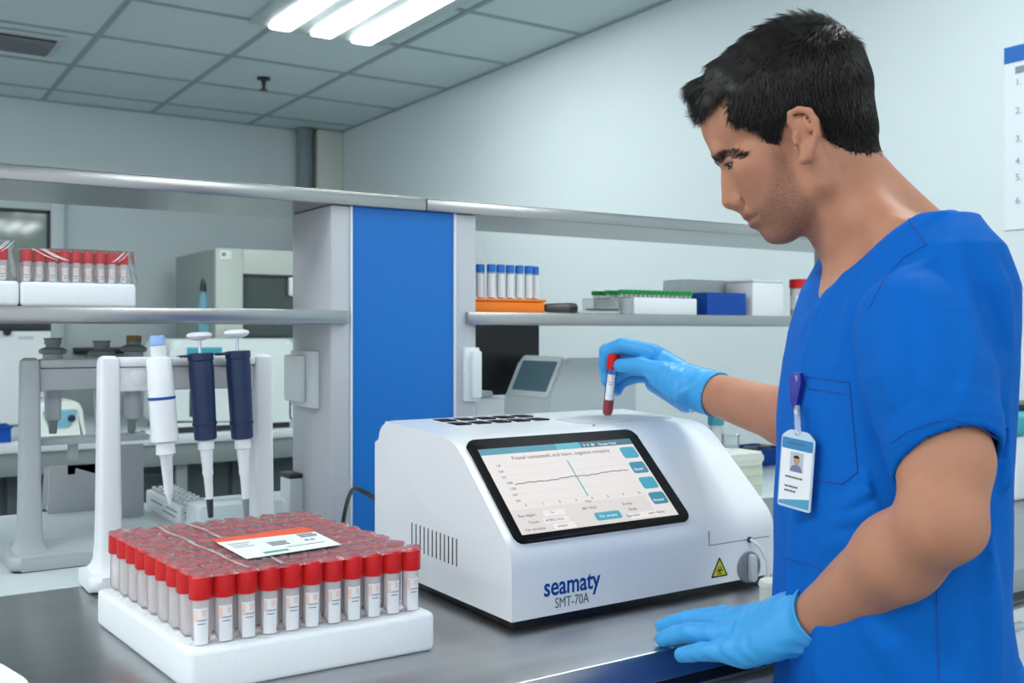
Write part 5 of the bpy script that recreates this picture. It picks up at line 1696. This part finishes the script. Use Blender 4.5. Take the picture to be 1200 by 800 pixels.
def hlen(P, rs):
    h, x, y, w = to_head(P.astype(np.float32))
    L = .007 + .010 * sstep(h[:, 1], 40, 90) - .003 * (1 - sstep(h[:, 1], -50, 10))
    return L * rs.uniform(.7, 1.25, len(P))
st = strands(hv[outer], hn_[outer], 30000, 'hair_strands', M_hair, hair, hflow, hlen, .00038, lambda P: .17 - .12 * sstep(to_head(P.astype(np.float32))[0][:, 1], 30, 85), 5)
# standing tuft at the crown
tuft = np.where(outer & (np.abs(hxx - 9) < 9) & (hyy > 118) & (np.abs(hww) < 25))[0]
if len(tuft):
    strands(hv[tuft], hn_[tuft], 40, 'hair_tuft', M_hair, hair, lambda P, rs: dirs(rs.normal(-.2, .8, len(P)), rs.normal(1, .3, len(P)), rs.normal(0, .5, len(P))), lambda P, rs: rs.uniform(.008, .016, len(P)), .00035, .8, 9)
# eyebrows
BROW = [(836, 187), (841, 181), (852, 177), (864, 179), (874, 184), (866, 186), (852, 185), (843, 190), (838, 193)]
bv = pv; bh_, bx_, by_, bw_ = to_head(bv.astype(np.float32))
for s in (1, -1):
    ww = bw_ * s
    mv = from_head(np.stack([bh_[:, 0], bh_[:, 1], np.abs(bw_)], 1)); mu_, mv_ = px_of(mv)
    sel = (poly_sd(mu_, mv_, BROW) < 1.2) & (ww > 6) & (ww < 62) & (bh_[:, 0] > 45)
    src = bv[sel]
    if len(src) < 10: continue
    strands(src, grad(body_sd, src), 560, 'eyebrow', M_hair, body, lambda P, rs: dirs(rs.normal(-.6, .25, len(P)), rs.normal(.25, .2, len(P)), np.full(len(P), s * .8)), lambda P, rs: rs.uniform(.006, .010, len(P)), .00026, .26, 7 + s)
# upper lashes
for s in (1, -1):
    sel = (np.abs(sph(np.stack([bh_[:, 0], bh_[:, 1], bw_ * s], 1), (65.5, 1, 31.5), 13.9)) < 1.2) & (bh_[:, 0] > 70) & (np.abs(bh_[:, 1] + .3) < 1.3)
    src = bv[sel]
    if len(src) > 5:
        strands(src, grad(body_sd, src), 160, 'eyelash', M_hair, body, lambda P, rs: dirs(np.full(len(P), 1.0), np.full(len(P), -.5) + rs.normal(0, .15, len(P)), rs.normal(0, .3, len(P))), lambda P, rs: rs.uniform(.004, .007, len(P)), .00022, .3, 3)

# ------------------------------------------------------------------ scrubs
SE_L = np.array(at(1110, 540, .885)); HEM_L = lerp(S_L, SE_L, .97); HEM_R = lerp(S_R, E_R, .72)
def nrm(v): return v / np.linalg.norm(v)
FOLDPX = [  # ridges of the cloth: picture polyline, height, width
    ([(992, 592), (1020, 574), (1048, 548)], .0050, .0075), ([(984, 612), (1015, 604), (1040, 590)], .0045, .0085), ([(1010, 560), (1046, 528)], .0035, .007),
    ([(972, 640), (1000, 634), (1022, 622)], .0030, .010), ([(1012, 285), (985, 330), (952, 400)], .0022, .006), ([(994, 300), (962, 360), (941, 420)], .0022, .006), ([(1030, 290), (1002, 345), (985, 420)], .0025, .008),
    ([(931, 600), (928, 700), (930, 790)], .0035, .010), ([(960, 690), (962, 790)], .003, .012), ([(1010, 716), (1040, 760), (1056, 800)], .004, .012), ([(1150, 600), (1158, 700), (1166, 790)], .005, .013),
    ([(1130, 690), (1122, 800)], .004, .012), ([(1178, 470), (1176, 560)], .004, .010), ([(1000, 470), (1022, 520)], .003, .009),
    ([(1112, 292), (1126, 330), (1140, 420)], .0042, .009), ([(1150, 290), (1172, 340), (1182, 400)], .0040, .009), ([(1066, 326), (1052, 400), (1062, 500)], .0036, .009),
    ([(1142, 420), (1122, 500)], .0030, .008), ([(1170, 420), (1160, 520)], .0036, .009), ([(1034, 372), (1038, 430), (1052, 500)], .0040, .008), ([(1092, 300), (1060, 318), (1036, 352)], .0035, .007),
    ([(1090, 350), (1092, 450)], .0026, .012)]
FOLD3 = []
def seg2(x, y, a, b):
    ex, ey = b[0] - a[0], b[1] - a[1]; t = np.clip(((x - a[0]) * ex + (y - a[1]) * ey) / (ex * ex + ey * ey), 0, 1)
    return np.sqrt((x - a[0] - ex * t) ** 2 + (y - a[1] - ey * t) ** 2), t
AXL = nrm(SE_L - S_L)
# sleeve frame: forward-ish and outward vectors across the near arm
SFW = nrm(FWD - AXL * (FWD @ AXL)); SOU = np.cross(AXL, SFW)
SFOLD = [((-.045, .02), (.020, .10), .0045, .010), ((-.03, .05), (.035, .15), .0040, .010), ((-.055, .06), (-.02, .17), .0035, .012), ((.055, .03), (.045, .16), .003, .010), ((.0, .12), (.03, .20), .003, .012)]
def scrubs_outer(P):
    a, b, z = abz(P)
    d = torso_sd(a, b, z)
    Q = np.stack([a, np.abs(b), z], 1)
    Q2 = np.stack([np.where(b < 0, a + .030 * sstep(-b, .03, .13), a), np.abs(b), z], 1)
    d = smin(d, cap(Q2, (-.010, .046, 1.371), (.036, .138, 1.279), .038, .050), .018)
    f = np.zeros(len(P), np.float32)
    for pts, hgt, wd in FOLD3:
        for p0, p1, h0, h1 in pts:
            ab = p1 - p0
            t = np.clip((P - p0) @ ab / max(float(ab @ ab), 1e-9), 0, 1)
            dd = ((P - p0 - t[:, None] * ab) ** 2).sum(1)
            f = np.maximum(f, 2.3 * hgt * (h0 + (h1 - h0) * t) * np.exp(-dd / (wd * wd)))
    f = f - .0006 * (len(FOLD3) > 0)
    d = d - .0014 * np.sin(z * 42 + a * 30 + 2 * np.sin(b * 20)) * np.sin(a * 38 + b * 26 - z * 11)
    sleeves = []
    for S, E, H in ((S_L, SE_L, HEM_L), (S_R, E_R, HEM_R)):
        ax = nrm(E - S)
        q = P - S.astype(np.float32)
        t = q @ ax.astype(np.float32)
        rad = np.linalg.norm(q - t[:, None] * ax.astype(np.float32), axis=1)
        L = np.linalg.norm(H - S)
        rr = np.interp(t, [-.05, 0, .05, L * .75, L], [.052, .056, .059, .0525, .0480])
        s = np.where(t < 0, np.sqrt(rad ** 2 + t ** 2) - .055, rad - rr)
        hemband = .0014 * (1 - sstep(np.abs(t - (L - .011 + (.42 * np.clip(q @ SOU.astype(np.float32), -.06, .06) if S is S_L else 0))), .009, .012))
        s = s - hemband
        if S is S_L: f = f * (1 - sstep(t, L - .050, L - .022) * (rad < rr + .03))
        Lc = L + .006 + (.42 * np.clip(q @ SOU.astype(np.float32), -.06, .06) if S is S_L else 0)
        hollow = smax(s + .0058, (L - .06) - t, .004)
        s = smax(np.maximum(s, t - Lc), -hollow, .001)
        sleeves.append((s, rad, t, L, rr))
    for s, rad, t, L, rr in sleeves:
        d = smin(d, s, .006)
    d = d - f
    return d.astype(np.float32)
ZV, KV = 1.308, 1.45
def scrubs_sd(P):
    d = scrubs_outer(P)
    a, b, z = abz(P)
    d = np.maximum(d, .78 - z)
    h, x, y, w = to_head(P)
    n = neck_sd(x, y, w) / 1000
    # the yoke follows the neck up to the collar; V opening at the front
    zc = ZV + .50 * np.abs(b + .004) + np.clip(.085 - a, -.05, .3) * .55
    d = smin(d, np.maximum(n - .0055, z - 1.415), .008)
    d = d - .0016 * (1 - sstep(np.abs(zc - z - .012), .008, .011))
    d = np.maximum(d, (z - zc) * .8)
    return d.astype(np.float32)
def scrubs_depth(a, b, z):
    return torso_sd(a, b, z)
for line, hgt, wd in FOLDPX:
    H = hit(line, scrubs_outer, .6, 1.6, .0)
    H = H[np.abs(scrubs_outer(H)) < .004]
    if len(H) < 2: continue
    n = len(H) - 1
    FOLD3.append(([(H[i], H[i + 1], math.sin(PI * (.08 + .84 * i / n)) if n > 1 else (.35, .9)[i % 2], math.sin(PI * (.08 + .84 * (i + 1) / n)) if n > 1 else .9) for i in range(n)], hgt, wd))
sv, sf = polygonize(scrubs_sd, (.45, .28, .76), (1.38, 1.12, 1.48), .003, slack=2.2)
M_scrub = mat('scrub_cloth', rgb(0, 98, 190), .8, noise=.05, nscale=40, bump=.12, bscale=900, spec=.15)
M_scrubdark = mat('scrub_thread', rgb(6, 76, 165), .8)
scrubs = solid('scrub_shirt', sv, sf, M_scrub, body, T0)
def seam(name, uv, r=.0009, m=None, dense=14, off=.0002, closed=False):
    pts = []
    for (a, b) in zip(uv[:-1], uv[1:]):
        for k in range(dense): pts.append((a[0] + (b[0] - a[0]) * k / dense, a[1] + (b[1] - a[1]) * k / dense))
    pts.append(uv[-1])
    H = hit(pts, scrubs_sd, .6, 1.6, off)
    H = H[np.abs(scrubs_sd(H) - off) < .003]
    keep = [H[0]]
    for p in H[1:]:
        if np.linalg.norm(p - keep[-1]) < .03: keep.append(p)
    H = np.array(keep)
    return MB().tube([Vector(p - T0) for p in H], r, 6).build(name, m or M_scrubdark, scrubs)
seam('pocket_seam', [(946, 441), (970, 444), (995, 448), (1000, 500), (1005, 553), (987, 567), (952, 561)])
seam('pocket_hem', [(947, 455), (970, 458), (996, 462)], .0006)
seam('shoulder_seam', [(1059, 246), (1070, 264), (1086, 286)])
seam('hem_stitch', [(1044, 520), (1062, 506), (1090, 495), (1116, 491), (1145, 498), (1168, 514)], .0006)
seam('side_seam', [(1098, 690), (1099, 740), (1100, 798)], .0008)
seam('lower_pocket_seam', [(916, 652), (950, 662), (985, 672)], .0009)
seam('armhole_seam', [(1086, 286), (1058, 302), (1034, 330), (1018, 362)], .0007)

# trousers and shoes under the picture edge
def trousers_sd(P):
    a, b, z = abz(P)
    Q = np.stack([a, np.abs(b), z], 1)
    d = ell(Q, (0, 0, .88), (.121, .168, .16))
    d = smin(d, cap(Q, (0, .088, .84), (.008, .092, .48), .088, .072), .03)
    d = smin(d, cap(Q, (.008, .092, .48), (-.005, .096, .10), .072, .066), .02)
    d = np.maximum(d, .07 - z); d = np.maximum(d, z - .96)
    return d.astype(np.float32)
tv, tf = polygonize(trousers_sd, (.65, .40, .05), (1.25, .98, 1.0), .007, slack=2.2)
solid('scrub_trousers', tv, tf, M_scrub, body, T0)
for s in (1, -1):
    def shoe_sd(P):
        a, b, z = abz(P); Q = np.stack([a, b * s, z], 1)
        d = smin(cap(Q, (-.03, .095, .045), (.14, .10, .035), .043, .038), ell(Q, (-.01, .095, .06), (.05, .044, .05)), .02)
        return np.maximum(np.maximum(d, -z), z - .10).astype(np.float32)
    c = bw(.05, .097 * s, 0)
    shv, shf = polygonize(shoe_sd, c - np.array([.16, .16, .02]), c + np.array([.16, .16, .14]), .005, slack=2.2)
    solid('shoe', shv, shf, M_white2, body, T0)

# ------------------------------------------------------------------ gloves
M_glove = mat('nitrile_glove', rgb(62, 162, 226), .42, noise=.04, nscale=60, bump=.18, bscale=240, spec=.4)
def glove_fn(H, W, E, k, wr):
    CF = .0022 if H is HL else 0.0
    ax = nrm(W - E); P0 = W - ax * .020
    side = nrm(np.cross(ax, np.array([0, 0, 1.0])))
    def fn(P):
        q = P - W.astype(np.float32); t = q @ ax.astype(np.float32)
        wrk = .0007 * np.sin(t * 520 + 2.2 * np.sin((q @ side.astype(np.float32)) * 80)) * np.exp(-((t - wr) / .03) ** 2)
        wrk = wrk + .0011 * np.sin(t * 330 + (q @ side.astype(np.float32)) * 160 + 3 * np.sin(q[:, 2] * 90)) * np.exp(-((t + .004) / .016) ** 2)
        d = hand_sd(P, H, .0012) - wrk
        cuff = cap(P, W - ax * .034, W + ax * .02, .0335 + CF, .0285 + CF) - wrk
        d = smin(d, cuff, .008)
        d = np.maximum(d, -(t + .024 + .003 * np.sin((q @ side.astype(np.float32)) * 60)))
        rim = np.sqrt((np.linalg.norm(q - t[:, None] * ax.astype(np.float32), axis=1) - .0318 - CF) ** 2 + (t + .0235) ** 2) - .0016
        return np.minimum(d, rim).astype(np.float32)
    return fn
for H, W, E, wr, lab in ((HL, W_L, E_L, .055, 'blue glove on the hand resting on the bench edge'), (HR, W_R, E_R, .03, 'blue glove pinching the red cap')):
    fn = glove_fn(H, W, E, 0, wr)
    pts = np.array([p for f, _ in H['fingers'] + [H['thumb']] for p in f] + [W])
    lo, hi = pts.min(0) - .045, pts.max(0) + .045
    gv, gf = polygonize(fn, lo, hi, .0015, slack=2.2)
    o = solid('glove', gv, gf, M_glove, body, T0); o['label'] = lab

# ------------------------------------------------------------------ the held tube
ct, cb_ = at(719.5, 414, 1.558), at(711.5, 487, 1.570)
ez = (ct - cb_).normalized(); L = (ct - cb_).length
exv = Vector((RX, RY, 0)); exv = (exv - ez * exv.dot(ez)).normalized(); eyv = ez.cross(exv)
ht_ = thing('test_tube', (0, 0, 0), 'red capped blood tube held in the raised gloved hand above the analyzer', 'test tube')
tube_parts('held', M_red, ht_, body_m=M_tubeclear, R=.0079, L=L, capR=.0093, capH=.024, lz=.026)
MB().lathe([(.001, .0012), (.004, .002), (.0070, .005), (.0076, .010), (.0076, .026), (.0005, .0261)], 14, None, False).build('blood', M_blood, ht_)
ht_.matrix_world = Matrix(((exv.x, eyv.x, ez.x, cb_.x), (exv.y, eyv.y, ez.y, cb_.y), (exv.z, eyv.z, ez.z, cb_.z), (0, 0, 0, 1)))

# ------------------------------------------------------------------ identity badge clipped to the pocket
pc = hit([(942, 552), (938, 440), (945, 470), (952, 552)], scrubs_sd, .6, 1.6, .004)
gN = grad(scrubs_sd, pc[:1])[0]
nz = Vector((gN[0], gN[1], 0)).normalized()
nz = (nz * .8 + Vector((-VD[0], -VD[1], 0)) * .5).normalized()
upv = Vector((0, 0, 1)); exb = upv.cross(nz).normalized()
roll = Matrix.Rotation(math.radians(-5), 4, nz)
exb = (roll @ exb).normalized(); upb = nz.cross(exb)
c0 = Vector(pc[0]) + nz * .012
t = thing('id_badge', c0, 'white identity badge with blue bands and a portrait hanging from the chest pocket', 'badge')
BFM = frame((0, 0, 0), exb, upb)
cw, ch = .0205, .037
hold = MB().prism(rounded([(-cw, -ch), (cw, -ch), (cw, ch * .93), (cw * .55, ch * 1.12), (-cw * .55, ch * 1.12), (-cw, ch * .93)], [.003] * 6, 3), -.0012, .0, BFM).build('holder', mat('badge_holder', rgb(196, 214, 230), .25, coat=.3), t)
card = MB().prism(rrect(-cw + .0018, cw - .0018, -ch + .002, ch * .90, .002), .0, .0006, BFM).build('card', M_paper, t)
MB().prism(rrect(-cw + .0018, cw - .0018, ch * .60, ch * .90, .0015), .0006, .0009, BFM).build('blue_band', mat('badge_blue', rgb(50, 135, 190), .4), card)
MB().prism([(-cw + .002, -ch + .0025), (cw - .002, -ch + .0025), (cw - .002, -ch + .013), (-cw + .002, -ch + .006)], .0006, .0009, BFM).build('blue_corner', mat('badge_teal', rgb(80, 160, 195), .4), card)
ph = MB().prism([(-.0075, .000), (.0085, .000), (.0085, ch * .54), (-.0075, ch * .54)], .0006, .0008, BFM).build('photo', mat('photo_ground', rgb(190, 195, 205), .5), card)
MB().prism(rounded([(-.0070, .0005), (.0080, .0005), (.0060, .0060), (.0005, .0080), (-.0050, .0060)], [0, 0, .002, .002, .002], 3), .0008, .0010, BFM).build('portrait_shirt', mat('portrait_shirt', rgb(120, 120, 160), .6), ph)
MB().prism([(.0005 + .0034 * math.cos(k * PI / 8), .0118 + .0046 * math.sin(k * PI / 8)) for k in range(16)], .0010, .0012, BFM).build('portrait_face', mat('portrait_skin', rgb(190, 145, 120), .6), ph)
MB().prism([(.0005 + .0038 * math.cos(k * PI / 8), .0140 + .0030 * math.sin(k * PI / 8)) for k in range(9)], .0012, .0014, BFM).build('portrait_hair', M_black, ph)
tx = MB()
for yy, w_ in ((-.0065, .019), (-.016, .015), (-.0205, .013), (ch * .74, .020)):
    x0 = -.012
    x = x0
    while x < x0 + w_:
        q = rnd.uniform(.0012, .0035); tx.prism([(x, yy), (x + q, yy), (x + q, yy + .0017), (x, yy + .0017)], .0009, .0011, BFM); x += q + .0006
tx.build('print', M_ink, card)
pr = [Vector(p) for p in pc]
a_ = Vector(pc[1]) + nz * .006 - c0; b_ = BFM @ Vector((0, ch * 1.02, .001))
MB().prism(rounded([(-.0055, .012), (.0055, .014), (.0075, .004), (.004, -.018), (0, -.026), (-.004, -.018), (-.0075, .004)], [.002] * 7, 3), -.003, .003, frame(a_ + Vector((0, 0, -.010)), exb, Vector((0, 0, 1))), .001).build('clip', mat('clip_violet', rgb(35, 40, 150), .3, coat=.5), t)
MB().tube([a_ + Vector((0, 0, -.034)), a_.lerp(b_, .55), b_], [.0032, .0036, .003], 8).build('strap', M_clear, t)
MB().lathe([(.003, -.002), (.003, .002)], 12, frame(a_.lerp(b_, .62), exb, upb)).build('snap', M_chrome, t)
